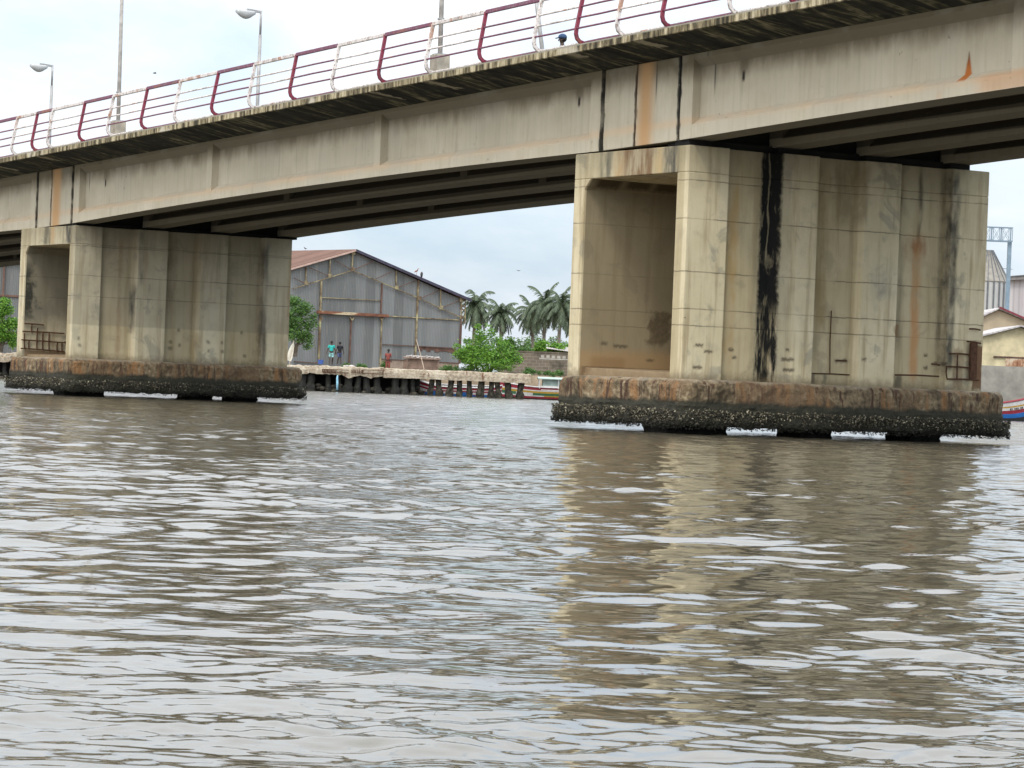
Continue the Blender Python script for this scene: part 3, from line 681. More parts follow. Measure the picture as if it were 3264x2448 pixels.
# ------------------------------------------------------------------ water
WS, WL = .0126, .0030
def make_water():
    t = NT("river_water", .04, .5)
    t.b.inputs["IOR"].default_value = 1.58
    n1 = t.noise(1.0, 3, (1.2, 2.6, 1)); 
    n2 = t.noise(1.0, 3, (5.0, 9.0, 1), dist=.4)
    n3 = t.noise(1.0, 2, (16, 26, 1))
    y = t.xyz(1)
    b = t.bump(n1, .5, .05); b.node.inputs["Distance"].default_value = .085
    t.put(b.node.inputs["Strength"], t.mr(y, 25, 90, .10, .9, False))
    b2 = t.bump(n2, .5, .012, b); t.put(b2.node.inputs["Strength"], t.mr(y, 14, 60, .08, .8, False)); b = b2
    t.put(t.b.inputs["Roughness"], t.mr(y, 10, 110, .045, .11, False))
    mud = t.ramp(t.noise(.12, 4), [(.3, (.072,.062,.042)), (.7, (.092,.080,.056))])
    t.put(t.b.inputs["Base Color"], mud); t.put(t.b.inputs["Normal"], b)
    ys = [2.2]
    while ys[-1] < 172: ys.append(ys[-1]+max(.018, min(.06 if ys[-1] < 30 else (.12 if ys[-1] < 60 else .25), ys[-1]**2/2500)))
    ys = np.array(ys); xa = np.linspace(-.42, .42, 620)
    Y, A = np.meshgrid(ys, xa, indexing='ij'); X = A*(Y+5)
    D = np.gradient(ys)[:, None]
    Z = np.zeros_like(X); rs = np.random.RandomState(5)
    dx = np.gradient(X, axis=1)
    # patches of ripple: clusters of short steep wavelets on smoother low swell
    pat = np.zeros_like(X)
    for i in range(14):
        lam = 1.1*(6/1.1)**rs.rand(); k = 2*math.pi/lam; th = math.pi/2+rs.randn()*.7
        pat += np.sin(k*(X*math.cos(th)*.6+Y*math.sin(th))+rs.rand()*6.28)
    pat = .50+.75*np.clip(.5+pat/4.2, 0, 1)**1.6
    for i in range(170):
        lam = .06*(1.7/.06)**(rs.rand()**1.7)
        k = 2*math.pi/lam
        th = math.pi/2+rs.randn()*(.85 if lam < .9 else .5)+.05            # mostly travelling towards / away from the viewer
        am = (WS if lam < .9 else WL)/k*(.5+1.0*rs.rand())
        fade = np.clip((lam/(D*2.4))-.5, 0, 1)*np.clip((lam/(dx*2.4))-.5, 0, 1)
        ph = rs.rand()*6.28
        q = k*(X*math.cos(th)+Y*math.sin(th))+ph+.6*np.sin(X*.31+Y*.17+i)
        Z += am*fade*(np.sin(q)+.20*np.cos(2*q))*(pat if lam < .9 else 1)
    gust = np.interp(Y, [4, 8, 14, 22, 60, 80, 172], [.80, .85, 1.1, 1.25, 1.2, 1.7, 1.8])
    Z *= gust
    Z[:, 0] = 0; Z[:, -1] = 0
    ny, nx = X.shape
    co = np.stack([X, Y, Z], -1).reshape(-1, 3)
    idx = np.arange(ny*nx).reshape(ny, nx)
    f = np.stack([idx[:-1, :-1], idx[:-1, 1:], idx[1:, 1:], idx[1:, :-1]], -1).reshape(-1, 4)
    e = np.array([(-900, -300, -.1), (900, -300, -.1), (900, 260, -.1), (-900, 260, -.1)])
    co = np.vstack([co, e]); n0 = ny*nx; f = np.vstack([f, [[n0, n0+1, n0+2, n0+3]]])
    me = bpy.data.meshes.new("water"); me.vertices.add(len(co)); me.vertices.foreach_set("co", co.ravel().astype('f'))
    me.loops.add(len(f)*4); me.loops.foreach_set("vertex_index", f.ravel().astype('i'))
    me.polygons.add(len(f)); me.polygons.foreach_set("loop_start", np.arange(0, len(f)*4, 4, dtype='i'))
    me.polygons.foreach_set("use_smooth", [True]*len(f)); me.update(calc_edges=True); me.validate()
    me.materials.append(t.m)
    o = bpy.data.objects.new("water", me); C.objects.link(o); tag(o, None, None, None, "structure")
make_water()

# ------------------------------------------------------------------ land
M_ground = plain("dusty_ground", (.20,.15,.10), .95, .35, .8)
M_bank = plain("muddy_bank", (.075,.065,.045), .95, .5, 1.5)
GZ = 1.45
m = MB()
xs_ = [-900, -60, -36, -20] ; 
# left shore and centre: bank line at y = 176 left of the basin, stepping back behind the boats
shore = [(-900, 176), (-11.5, 176), (-6.5, 177), (-5.5, 190), (34, 190), (34, 178.5), (900, 178.5)]
vs_ = []; fs_ = []
for x, y in shore: vs_ += [(x, y-1.6, -.6), (x, y, GZ), ]
n = len(shore)
for i in range(n-1): fs_.append((2*i, 2*i+2, 2*i+3, 2*i+1))
m.add(vs_, fs_)
far = [(x, y, GZ) for x, y in shore]+[(900, 1500, GZ), (-900, 1500, GZ)]
m.add(far, [tuple(range(len(far)))])
g = m.build("ground", M_ground); tag(g, None, None, None, "structure")

# ------------------------------------------------------------------ foliage helpers
def mat_leaf(name, dark, mid, light, seed=0):
    t = NT(name, .55, .35)
    r_ = t.geo("Random Per Island"); n = t.noise(1.6, 3)
    v = t.ma('ADD', t.ma('MULTIPLY', r_, .45), t.ma('MULTIPLY', n, .6))
    c = t.ramp(v, [(.22, dark), (.5, mid), (.82, light)])
    t.b.inputs["Subsurface Weight"].default_value = 0
    t.t.nodes.remove(t.t.nodes["Material Output"]); out = t.n("ShaderNodeOutputMaterial")
    tr = t.n("ShaderNodeBsdfTranslucent"); t.put(tr.inputs[0], c)
    mx_ = t.n("ShaderNodeMixShader"); mx_.inputs[0].default_value = .3
    t.put(t.b.inputs["Base Color"], c)
    t.t.links.new(t.b.outputs[0], mx_.inputs[1]); t.t.links.new(tr.outputs[0], mx_.inputs[2]); t.t.links.new(mx_.outputs[0], out.inputs[0])
    return t.m
L_bright = mat_leaf("bright_green_leaves", (.035,.085,.012), (.095,.22,.022), (.22,.40,.05))
L_mid = mat_leaf("dark_green_leaves", (.03,.06,.015), (.065,.14,.03), (.13,.24,.05))
L_palm = mat_leaf("palm_leaflets", (.038,.058,.032), (.078,.108,.058), (.16,.19,.115))  # green lightened and greyed, distance haze put into the colour
M_bark = plain("bark", (.10,.08,.06), .95, .4, 6)
M_palmbark = plain("palm_bark", (.17,.15,.125), .95, .4, 6)
def leafcloud(lobes, n, size, rr, flat=.7):
    m = MB()
    tot = sum(l[3]**2 for l in lobes)
    for (cx, cy, cz, r_, sq) in [(l[0], l[1], l[2], l[3], l[4] if len(l) > 4 else .8) for l in lobes]:
        k = int(n*r_*r_/tot)
        # sprigs: small bunches of leaves
        for _ in range(k//7):
            d = Vector((rr.gauss(0, 1), rr.gauss(0, 1), rr.gauss(0, 1))).normalized()
            q = rr.random()**.38*r_*(1+.22*mnoise.noise(d*2.3+Vector((cx, cy, cz))))
            c_ = Vector((cx, cy, cz))+Vector((d.x*q, d.y*q, d.z*q*sq))
            for _ in range(7):
                p = c_+Vector((rr.gauss(0, size*1.1), rr.gauss(0, size*1.1), rr.gauss(0, size*.8)))
                a = Vector((rr.uniform(-1, 1), rr.uniform(-1, 1), rr.uniform(-.6, .5))).normalized()*size*rr.uniform(.6, 1.2)
                b = a.cross(Vector((rr.uniform(-1, 1), rr.uniform(-1, 1), rr.uniform(-1, 1)))).normalized()*size*.38
                m.add([p-a, p+b, p+a, p-b], [(0, 1, 2, 3)])
    return m
def tree(px0, px1, pyt, pyb, Y, label, cat, name="tree", n=7000, size=.11, mat=None, seed=1, group=None, depth=.8, nl=11, trunk=True, shape=None):
    rr = random.Random(seed)
    a, b = at(px0, pyb, Y), at(px1, pyt, Y); W = b.x-a.x; z0 = min(a.z, b.z); z0 = GZ if z0 < GZ+.4 else z0; H = b.z-z0
    cx = (a.x+b.x)/2
    e = empty(name, (cx, Y, z0), 0, label, cat, group)
    lobes = []
    for i in range(nl):
        u = rr.uniform(-1, 1); v = rr.random()
        r_ = rr.uniform(.16, .27)*min(W, H*1.3)
        hh = (1-.45*u*u)
        lobes.append((u*(W/2-r_*.9), rr.uniform(-1, 1)*(W/2-r_)*depth, max(r_*.7, (H-r_)*(.30+.68*v)*hh), r_, rr.uniform(.7, 1)))
    if shape: lobes = [(l[0]*W, l[1]*W, l[2]*H, l[3]*W, l[4]) for l in shape]
    leafcloud(lobes, n, size, rr).build("crown", mat or L_bright, e)
    if trunk:
        m = MB()
        for k in range(4):
            l = lobes[k]; j = rr.uniform(-.1, .1)
            m.tube([(j, 0, -.1), (j+l[0]*.2, l[1]*.2, H*.15), (l[0]*.7, l[1]*.7, l[2]*.6), (l[0], l[1], l[2])], [.10, .08, .05, .02], 6)
        m.build("trunk", M_bark, e)
    return e
def palm(px, pyc, Y, R_, label, seed, lean=0.0, pyb=1150, n=34):
    rr = random.Random(seed); c_ = at(px, pyc, Y); H = c_.z-GZ; R_ *= .90
    e = empty("palm_tree", (c_.x-lean*2, Y, GZ), 0, label, "palm tree", "coconut palms behind the block wall")
    m = MB(); pts = [(lean*2*u**1.5, 0, H*u) for u in (0, .2, .4, .6, .8, 1)]
    m.tube(pts, [.26, .18, .16, .15, .14, .13], 8); m.build("trunk", M_palmbark, e, True)
    top = Vector(pts[-1]); m = MB()
    for i in range(n):
        az = i*2.39996+rr.uniform(-.2, .2); u = i/n; el = R(78-124*u+rr.uniform(-8, 8)); L_ = R_*(1.05-.1*u)*rr.uniform(.88, 1.12)
        hd = Vector((math.cos(az), math.sin(az), 0)); p = top.copy(); dirn = hd*math.cos(el)+Vector((0, 0, math.sin(el)))
        N = 15; pts_ = [p.copy()]; droop = rr.uniform(.13, .23)
        for k in range(N):
            p = p+dirn*L_/N; dirn = (dirn+Vector((0, 0, -droop))).normalized(); pts_.append(p.copy())
        m.tube(pts_, [.035-.03*k/N for k in range(N+1)], 4)
        for k in range(1, N+1):
            f_ = k/N; ll = R_*.27*(math.sin(math.pi*min(1, f_*.82+.12)))**.7+.05
            tg = (pts_[k]-pts_[k-1]).normalized(); sd_ = tg.cross(Vector((0, 0, 1)))
            if sd_.length < .1: sd_ = Vector((math.sin(az), -math.cos(az), 0))
            sd_.normalize()
            for s_ in (-1, 1):
                for h_ in (0, .5):
                    b0 = pts_[k-1].lerp(pts_[k], h_); d_ = (sd_*s_*rr.uniform(.6, .9)+tg*.55+Vector((0, 0, -rr.uniform(.45, .95)))).normalized()
                    q = b0+d_*ll*rr.uniform(.8, 1.1); wv = tg*.07
                    m.add([b0-wv, b0+wv, q], [(0, 1, 2)])
    m.build("crown", L_palm, e)
    m = MB()
    for i in range(9):
        a_ = rr.uniform(0, 6.28); m.ball((top.x+.25*math.cos(a_), top.y+.25*math.sin(a_), top.z-.2-rr.random()*.3), .11, k=6, n=5)
    m.build("coconut_cluster", plain("coconut", (.12,.10,.03), .6, .3) if "coconut" not in bpy.data.materials else bpy.data.materials["coconut"], e)
    return e
palm(1518, 976, 262, 2.7, "tallest coconut palm, standing just right of the warehouse eave", 3, .1)
palm(1596, 1003, 255, 2.2, "short coconut palm second from the warehouse, alone against the sky", 4, -.1)
palm(1694, 1000, 262, 2.4, "coconut palm with drooping fronds on the left of the right-hand cluster", 5, -.2)
palm(1738, 976, 258, 2.7, "fullest coconut palm in the middle of the right-hand cluster", 6, 0)
palm(1790, 974, 256, 2.6, "coconut palm of the right-hand cluster, close against the near pier", 8, .1)
palm(1840, 1010, 268, 2.6, "coconut palm whose crown is cut off by the end of the near pier", 9, .1)

def at_z(px, Y): return at(px, 1200, Y).x
# hedge of bushes under the palms, one by one
bl = [(1585,1665,1075,1150,236,L_mid), (1640,1720,1100,1150,232,L_mid), (1695,1755,1082,1130,226,L_bright), (1745,1800,1095,1125,222,L_bright), (1780,1850,1095,1130,224,L_bright), (1600,1850,1060,1150,275,L_mid), (1440,1600,1080,1160,280,L_mid)]
nm = ["dark bush behind the right-hand tree, under the short palm", "low dark bush above the left end of the block wall", "rounded bright bush above the middle of the block wall", "low bright bush beside the tin roof above the wall", "bright bush right of the tin roof, against the near pier", "long dark thicket at the foot of the right-hand palms", "dark thicket between the warehouse and the short palm"]
for i, (a, b, c_, d_, Y, mt) in enumerate(bl):
    tree(a, b, c_, d_, Y, nm[i], "bush", "bush", 2600, .13, mt, 40+i, "bushes behind the block wall", trunk=True)
# the two waterside trees
tree(1440, 1672, 1040, 1184, 186, "bushy bright green tree on the shore between the hut and the block wall", "tree", n=9000, size=.09, seed=21, group="shore trees",
     shape=[(-.28,0,.42,.17,.8), (-.05,.1,.55,.21,.85), (.18,0,.45,.2,.8), (.36,.05,.34,.13,.8), (-.38,-.05,.36,.12,.7), (0,-.1,.25,.24,.8), (-.12,.05,.8,.10,.8), (.02,0,.86,.07,.7), (.16,.1,.68,.10,.8), (-.3,.1,.66,.07,.5), (.25,-.15,.2,.15,.7), (-.22,-.1,.22,.15,.7), (-.02,0,1.0,.03,.5), (-.16,0,.98,.04,.5), (-.46,0,.55,.035,.4), (.46,0,.3,.05,.8)])
tree(868, 1018, 935, 1128, 181, "green tree in front of the warehouse, half hidden by the far pier", "tree", n=6500, size=.09, seed=22, group="shore trees", mat=L_mid,
     shape=[(-.1,0,.6,.3,.9), (.15,0,.74,.22,.8), (.32,.05,.5,.17,.9), (.22,0,.3,.17,.8), (-.3,0,.4,.22,.9), (0,-.1,.35,.26,.9), (-.1,.05,.86,.2,.6), (.3,0,.16,.10,.9), (.4,0,.64,.07,.7)])
tree(-70, 66, 935, 1150, 181, "bright green tree on the far left, behind the left end of the far pier", "tree", n=8000, size=.09, seed=23, group="shore trees",
     shape=[(-.2,0,.6,.3,.8), (.1,0,.72,.22,.8), (.3,.05,.5,.19,.9), (.3,0,.28,.17,.8), (-.3,0,.3,.25,.9), (0,-.1,.35,.28,.9), (.1,.05,.86,.12,.6), (.36,0,.16,.10,.9)])
for i, (a, b, c_, d_, Y, lb) in enumerate([(1655,1740,1172,1197,183,"low scrubby bush at the foot of the block wall, over the boat roof"), (1215,1242,1150,1163,205,"small weed tuft left of the hut"),
      (1135,1170,1150,1164,212,"small weed tuft by the middle of the warehouse doors"), (1090,1115,1150,1164,212,"small weed tuft right of the man in black"),
      (1395,1445,1160,1178,187,"low weeds right of the hut"), (1440,1530,1162,1180,186,"low weeds at the foot of the shore tree"), (1730,1800,1180,1195,184,"dry weeds at the base of the block wall near the pier")]):
    tree(a, b, c_, d_, Y, lb, "bush", "weeds", 900, .07, L_mid, 60+i, "weeds along the shore", trunk=False, nl=7)

# ------------------------------------------------------------------ warehouse
def mat_sheet(name, c1, c2, rust, stripes=7.0, axis=0, rk=.5):
    t = NT(name, .8, .15)
    x = t.xyz(axis)
    n = t.noise(.9, 6, (1, 1, .25)); n2 = t.noise(3.5, 6, (1, 1, .12))
    pan = t.n("ShaderNodeTexWhiteNoise"); pan.noise_dimensions = '1D'; t.put(pan.inputs["W"], t.ma('FLOOR', t.ma('MULTIPLY', x, 1.15)))
    v = t.ma('ADD', t.ma('MULTIPLY', n, .55), t.ma('MULTIPLY', pan.outputs[0], .42))
    c = t.ramp(v, [(.25, c1), (.75, c2)])
    c = t.mix(t.ma('MULTIPLY', t.mr(n2, .55, .72), rk), c, rust)
    h = t.ma('SINE', t.ma('MULTIPLY', x, 2*math.pi*stripes))
    c = t.mix(t.ma('MULTIPLY', t.mr(h, .0, -1), .30), c, tuple(q*.45 for q in c1))
    return t.done(c, h, .6, .02)
M_sheet = mat_sheet("grey_corrugated_sheet", (.125,.127,.123), (.215,.218,.212), (.27,.25,.21))
M_roofr = mat_sheet("rusty_corrugated_roof", (.115,.060,.042), (.17,.092,.066), (.08,.045,.032), 3.0, 1)
ty = NT("rusty_yellow_steel", .75, .3); M_yel = ty.done(ty.ramp(ty.noise(1.6, 6), [(.36, (.09,.055,.035)), (.5, (.18,.14,.08)), (.66, (.34,.30,.17))]))
M_brn = plain("rust_brown_steel", (.10,.055,.04), .8, .5, 2.0)
M_edge = plain("dark_eave_edge", (.045,.04,.06), .7, .4)
tr_ = NT("rust_and_cream_beam", .8, .3); M_beam = tr_.done(tr_.ramp(tr_.noise(.7, 6, (1, 1, 2)), [(.40, (.11,.045,.028)), (.52, (.18,.075,.04)), (.60, (.42,.34,.22))]))
WA = R(37); we = (math.cos(WA), math.sin(WA))
wo = at(1126, 1150, 221); WF = Fr((wo.x, wo.y), we)
def c5(x, y): return (900+x*.27125, 780+y*.27125)
def W3(px, py, off=0.0): a, z = WF.hit(px, py); return (a, off, z)
wh = empty("warehouse", (wo.x, wo.y, 0), WA, "big grey corrugated warehouse with rusty red roof and exposed yellow steel trusses", "warehouse")
ax, az_ = WF.hit(1126, 796); bx, bz = WF.hit(1486, 953); lx, lz = -bx+ax*2, bz
g0 = GZ-.1
m = MB(); T_ = .12
poly = [(lx, g0), (bx-.5, g0), (bx-.5, bz-.05), (ax, az_-.12), (lx, lz-.12)]
m.add([(x, 0, z) for x, z in poly]+[(x, T_, z) for x, z in poly], [(0,1,2,3,4), (9,8,7,6,5)]+[(i, 5+i, 5+(i+1)%5, (i+1)%5) for i in range(5)])
m.build("wall", M_sheet, wh)
DL = 42
m = MB(); m.box(bx-.62, bx-.5, T_+.003, DL, g0, bz-.15); m.build("wall", M_sheet, wh)
m = MB(); m.box(lx, lx+.12, T_+.003, DL, g0, lz-.15); m.build("wall", M_sheet, wh)
m = MB(); m.hexa([(lx-.4, -.35, lz-.2), (ax, -.35, az_-.05), (ax, DL, az_-.05), (lx-.4, DL, lz-.2), (lx-.4, -.35, lz-.12), (ax, -.35, az_+.03), (ax, DL, az_+.03), (lx-.4, DL, lz-.12)]); m.build("roof", M_roofr, wh)
m = MB(); m.hexa([(ax+.01, -.35, az_-.05), (bx+.2, -.35, bz-.08), (bx+.2, DL, bz-.08), (ax+.01, DL, az_-.05), (ax+.01, -.35, az_+.03), (bx+.2, -.35, bz), (bx+.2, DL, bz), (ax+.01, DL, az_+.03)]); rr_ = m.build("roof", M_roofr, wh)
m = MB(); m.bar((ax, -.40, az_-.06), (bx+.2, -.40, bz-.10), .08, .20); m.build("barge_board", M_edge, wh)
m = MB(); m.bar((lx-.4, -.40, lz-.2), (ax-.02, -.40, az_-.06), .06, .12); m.build("barge_board", plain("pale_roof_edge", (.40,.27,.22)), wh)
def memb(name, segs, mat, w=.12, off=-.10):
    for (x0, y0, x1, y1) in segs:
        m = MB(); m.bar(W3(*c5(x0, y0), off), W3(*c5(x1, y1), off), w, w*.8); m.build(name, mat, wh)
memb("column", [(448,425,418,1400), (1590,415,1552,1300)], M_yel, .13, -.11)
memb("column", [(1160,845,1140,1400)], M_yel, .10, -.11)
memb("column", [(1162,455,1148,810), (2090,870,2072,1230), (802,860,776,1400)], M_brn, .10, -.11)
memb("truss_post", [(815,90,806,292), (550,172,540,368), (268,262,263,455), (1325,305,1326,505), (1846,525,1846,742), (2092,640,2088,880)], M_yel, .09, -.14)
memb("truss_chord", [(110,515,808,302), (808,302,1590,628), (1590,628,2100,862)], M_yel, .075, -.17)
memb("truss_brace", [(600,182,795,292), (830,292,1050,195), (300,268,530,368), (1085,400,1265,318), (1340,500,1570,415), (1610,628,1830,535), (1860,740,2085,645), (120,390,252,455)], M_brn, .05, -.19)
memb("girt", [(452,620,1148,655)], M_yel, .065, -.08)
memb("girt", [(1148,1170,1550,1190), (1552,1190,2030,1216), (1140,1343,2072,1392), (130,1372,400,1388)], M_brn, .065, -.08)
memb("girt", [(1222,838,1590,858), (1590,858,2080,885)], M_yel, .085, -.08)
memb("door_beam", [(395,790,1222,836)], M_beam, .26, -.22)
memb("knee_brace", [(775,848,800,890), (825,850,800,890), (1132,850,1146,890), (1170,855,1146,890), (448,850,446,890)], M_yel, .09, -.2)
# gusset plates
for (x, y) in ((806,292),(540,368),(263,455),(1326,505),(1590,628),(1846,742),(2085,650),(2085,855),(815,95)):
    m = MB(); a = W3(*c5(x, y), -.22); m.box(a[0]-.16, a[0]+.16, -.235, -.215, a[2]-.12, a[2]+.16); m.build("gusset_plate", M_yel, wh)
# open end frame beyond the right corner
m = MB(); p = W3(*c5(2150, 650), .0); q = W3(*c5(2145, 930), .0); m.bar(p, q, .07)
for a_, b_ in (((2090,700),(2150,740)), ((2090,740),(2150,780)), ((2092,840),(2150,850)), ((2092,905),(2150,915)), ((2090,650),(2150,660))): m.bar(W3(*c5(*a_), 0), W3(*c5(*b_), 0), .09)
m.build("eave_bracket", M_yel, wh)
m = MB(); p = W3(*c5(2096, 1400), .4); q = W3(*c5(2140, 935), .4); m.box(p[0], q[0], .3, .6, p[2], q[2]); m.build("side_panel", M_brn, wh)
# torn skirt of rusty sheet, low right
m = MB()
for i in range(9):
    x0 = 1590+i*50; y0 = 1196+i*3.2; p = W3(*c5(x0, y0), -.03); q = W3(*c5(x0+49, y0+45+rnd.uniform(-14, 16)), -.03)
    m.box(p[0], q[0], -.035-.001*(i%2), -.02, q[2], p[2])
m.build("rusty_patch", M_brn, wh)
m = MB(); p = W3(*c5(1140, 1348), -.04); q = W3(*c5(2070, 1400), -.04); m.box(p[0], q[0], -.06, -.01, GZ-.1, W3(*c5(1600, 1369))[2]); m.build("plinth_wall", plain("plinth_masonry", (.24,.18,.135)), wh)
# left-hand shed seen beyond the far pier
so_ = at(70, 1150, 226); SF = Fr((so_.x, so_.y), (1, .12)); sh = empty("shed", (so_.x, so_.y, 0), math.atan2(.12, 1), "grey corrugated shed with brown frame on the far left edge", "shed")
m = MB(); m.box(-14, 0, 0, 12, g0, 8.6); m.build("wall", M_sheet, sh)
m = MB(); m.hexa([(-14.4,-.4,8.55),(.4,-.4,8.55),(.4,12.4,8.55),(-14.4,12.4,8.55),(-14.4,-.4,8.63),(.4,-.4,8.63),(.4,12.4,8.63),(-14.4,12.4,8.63)]); m.add([(-14.4,-.4,8.64),(.4,-.4,8.64),(.4,12.4,8.64),(-14.4,12.4,8.64),(-14.4,6,10.6),(.4,6,10.6)], [(0,1,5,4),(2,3,4,5),(0,4,3),(1,2,5)]); m.build("roof", M_roofr, sh)
m = MB(); m.bar((-14,-.06,6.0),(0,-.06,6.0),.14); m.bar((-14,-.06,3.2),(0,-.06,3.2),.14); m.build("girt", M_brn, sh)
for x in (-.1, -1.6, -6.5, -11): m = MB(); m.bar((x,-.16,g0),(x,-.16,8.5),.14); m.build("column", M_brn, sh)

# ------------------------------------------------------------------ low walls and quay
tb = NT("weathered_blockwork", .95, .2)
br = tb.n("ShaderNodeTexBrick"); cb = tb.n("ShaderNodeCombineXYZ"); tb.put(cb.inputs[0], tb.xyz(0)); tb.put(cb.inputs[1], tb.xyz(2))
tb.put(br.inputs["Vector"], cb.outputs[0]); br.inputs["Scale"].default_value = 1.0; br.inputs["Brick Width"].default_value = .42; br.inputs["Row Height"].default_value = .21; br.inputs["Mortar Size"].default_value = .012
br.inputs["Color1"].default_value = (.105,.085,.065,1); br.inputs["Color2"].default_value = (.15,.12,.09,1); br.inputs["Mortar"].default_value = (.21,.19,.15,1)
cc = tb.mix(tb.mr(tb.noise(.8, 6), .45, .7), br.outputs[0], (.055,.048,.035)); M_block = tb.done(cc, br.outputs["Fac"], -.4, .02)
def wall_at(name, px0, px1, pyt, Y, mat, label, cat, th=.25, z0=None, holes=None, Y1=None):
    a, b = at(px0, pyt, Y), at(px1, pyt, Y1 or Y); zt = (a.z+b.z)/2
    m = MB(); L_ = (Vector((b.x, b.y))-Vector((a.x, a.y))).length; rz = math.atan2(b.y-a.y, b.x-a.x)
    e = empty(name, (a.x, a.y, 0), rz, label, cat)
    m.box(0, L_, 0, th, z0 if z0 is not None else GZ-.2, zt); m.build("wall", mat, e)
    return e, L_, zt
bw, L_, zt = wall_at("block_wall", 1590, 2300, 1134, 200, M_block, "dark weathered concrete block wall with a row of vents, right of the shore tree", "wall")
m = MB(); m.box(-.02, L_+.02, -.04, .29, zt+.001, zt+.10); m.build("coping", M_block, bw)
m = MB(); x0 = at(1725, 1120, 200).x-at(1590, 1134, 200).x
plain("pale_block", (.30,.28,.24))
for i in range(5): m = MB(); m.box(x0+i*.36, x0+i*.36+.22, -.012, .03, zt-.32, zt-.14); m.build("vent_block", bpy.data.materials["pale_block"], bw)
m = MB(); m.box(x0-.1, x0+3.4, -.03, .0-.002, zt-.42, zt-.34); m.build("vent_sill", bpy.data.materials["pale_block"], bw)
# tin roof among bushes
M_tin = mat_sheet("old_tin_roofing", (.33,.30,.28), (.46,.42,.39), (.20,.13,.10), 5)
a = at(1742, 1100, 221); e = empty("tin_roofed_shack", (a.x, 221, GZ), 0, "small shack showing only its pale sloping tin roof above the block wall", "shack")
b = at(1797, 1106, 221); zz_ = a.z-GZ
m = MB(); m.hexa([(0,0,zz_-.25),(b.x-a.x+1.6,0,zz_-.55),(b.x-a.x+1.6,3,zz_-.1),(0,3,zz_+.05),(0,0,zz_-.21),(b.x-a.x+1.6,0,zz_-.51),(b.x-a.x+1.6,3,zz_-.06),(0,3,zz_+.09)]); m.build("roof", M_tin, e)
m = MB(); m.box(.2, b.x-a.x+1.3, .2, 2.8, 0, zz_-.62); m.build("wall", M_block, e)

# quay: broken concrete edge beam on piles
tq = NT("quay_concrete", .95, .2); n1 = tq.noise(1.3, 6); n2 = tq.noise(7, 6)
cq = tq.ramp(tq.ma('ADD', tq.ma('MULTIPLY', n1, .5), tq.ma('MULTIPLY', n2, .5)), [(.36, (.17,.125,.085)), (.5, (.34,.28,.205)), (.66, (.50,.44,.34))])
cq = tq.mix(tq.mr(tq.noise(2.2, 5, (1.5, 1, .6)), .60, .70), cq, (.13,.06,.035)); M_quay = tq.done(cq, tq.ma('ADD', n1, n2), 1.0, .08)
tp = NT("algae_black_quay_pile", .9, .2); cp = tp.ramp(tp.noise(5, 6), [(.4, (.016,.014,.011)), (.6, (.055,.048,.034)), (.75, (.12,.105,.08))]); M_qp = tp.done(cp, tp.noise(8, 5), .8, .05)
quay = empty("quay", (0, 170.5, 0), 0, "broken concrete quay edge on blackened piles along the far shore", "quay")
qa, qb = at(905, 1177, 170.5).x, at(1692, 1200, 170.5).x
zt_q, zb_q = 1.47, .93
def qbeam(xa, xb, seed, ragged):
    m = MB(); rings = []; n = int((xb-xa)/.14)
    for i in range(n+1):
        u = i/n; x = xa+(xb-xa)*u
        en = min(1, (xb-x)/.45) if xb > 5 else 1; en = .35+.65*max(0, en)**.5
        jt = mnoise.noise(Vector((x*1.6, seed, 0)))*(.08 if ragged else .04)+mnoise.noise(Vector((x*6, seed, 0)))*(.06 if ragged else .03)
        jb = mnoise.noise(Vector((x*1.3, seed+5, 0)))*(.22 if ragged else .03)+mnoise.noise(Vector((x*5, seed+5, 0)))*(.08 if ragged else .01)
        jy = mnoise.noise(Vector((x*3, seed+9, 0)))*(.08 if ragged else .03)
        if ragged and .42 < ((x-xa)/(1.9)) % 1 < .48: jt -= .10
        zc = (zt_q+zb_q)/2; a_, b_ = zc+(zt_q-zc)*en+jt, zc-(zc-zb_q)*en+jb
        rings.append([(x, jy, b_), (x, jy-.02, (a_+b_)/2), (x, jy+.03, a_-.05), (x, .12, a_), (x, .8, a_), (x, .85, b_)])
    m.loft(rings); return m
xm = at(1222, 1180, 170.5).x
qbeam(qa-34, xm, 1.3, True).build("edge_beam", M_quay, quay)
qbeam(xm+.01, qb, 4.2, False).build("edge_beam", M_quay, quay)
m = MB(); m.box(qa-34, at(1345,1190,170.5).x, .86, 6.2, 1.0, 1.42); m.build("slab", M_quay, quay)
m = MB(); m.box(qa-34, at(1335,1190,170.5).x, 2.6, 2.9, -.5, 1.0); m.build("back_wall", M_pile, quay)
pc = [1352, 1382, 1402, 1433, 1465, 1501, 1531, 1563, 1591, 1624, 1656]
pc = [935, 962, 990, 1020, 1048, 1082, 1108, 1140, 1172, 1204, 1236, 1262, 1290, 1318]+[1372, 1402, 1433, 1465, 1498, 1531, 1566, 1591, 1624, 1657]
for i, p in enumerate(pc+[915-30*k for k in range(1, 32)]):
    x = at(p, 1220, 170.9).x; m = MB(); rings = []; big = p > 1345
    lean_ = rnd.uniform(-.12, .12); w_ = rnd.uniform(.13, .19) if big else rnd.uniform(.10, .24)
    if i % 7 == 3 and not big: continue
    for z in (-.6, -.1, .1, .25, .45, .7, .95):
        k = w_*(1+.35*(z < .4)); rings.append([(x+lean_*z+k*math.cos(a_)*(1+rnd.uniform(-.18,.18)), .42+k*math.sin(a_)*(1+rnd.uniform(-.18,.18)), z) for a_ in [2*math.pi*j/9 for j in range(9)]])
    m.loft(rings); m.build("pile", M_qp if big else M_pile, quay)
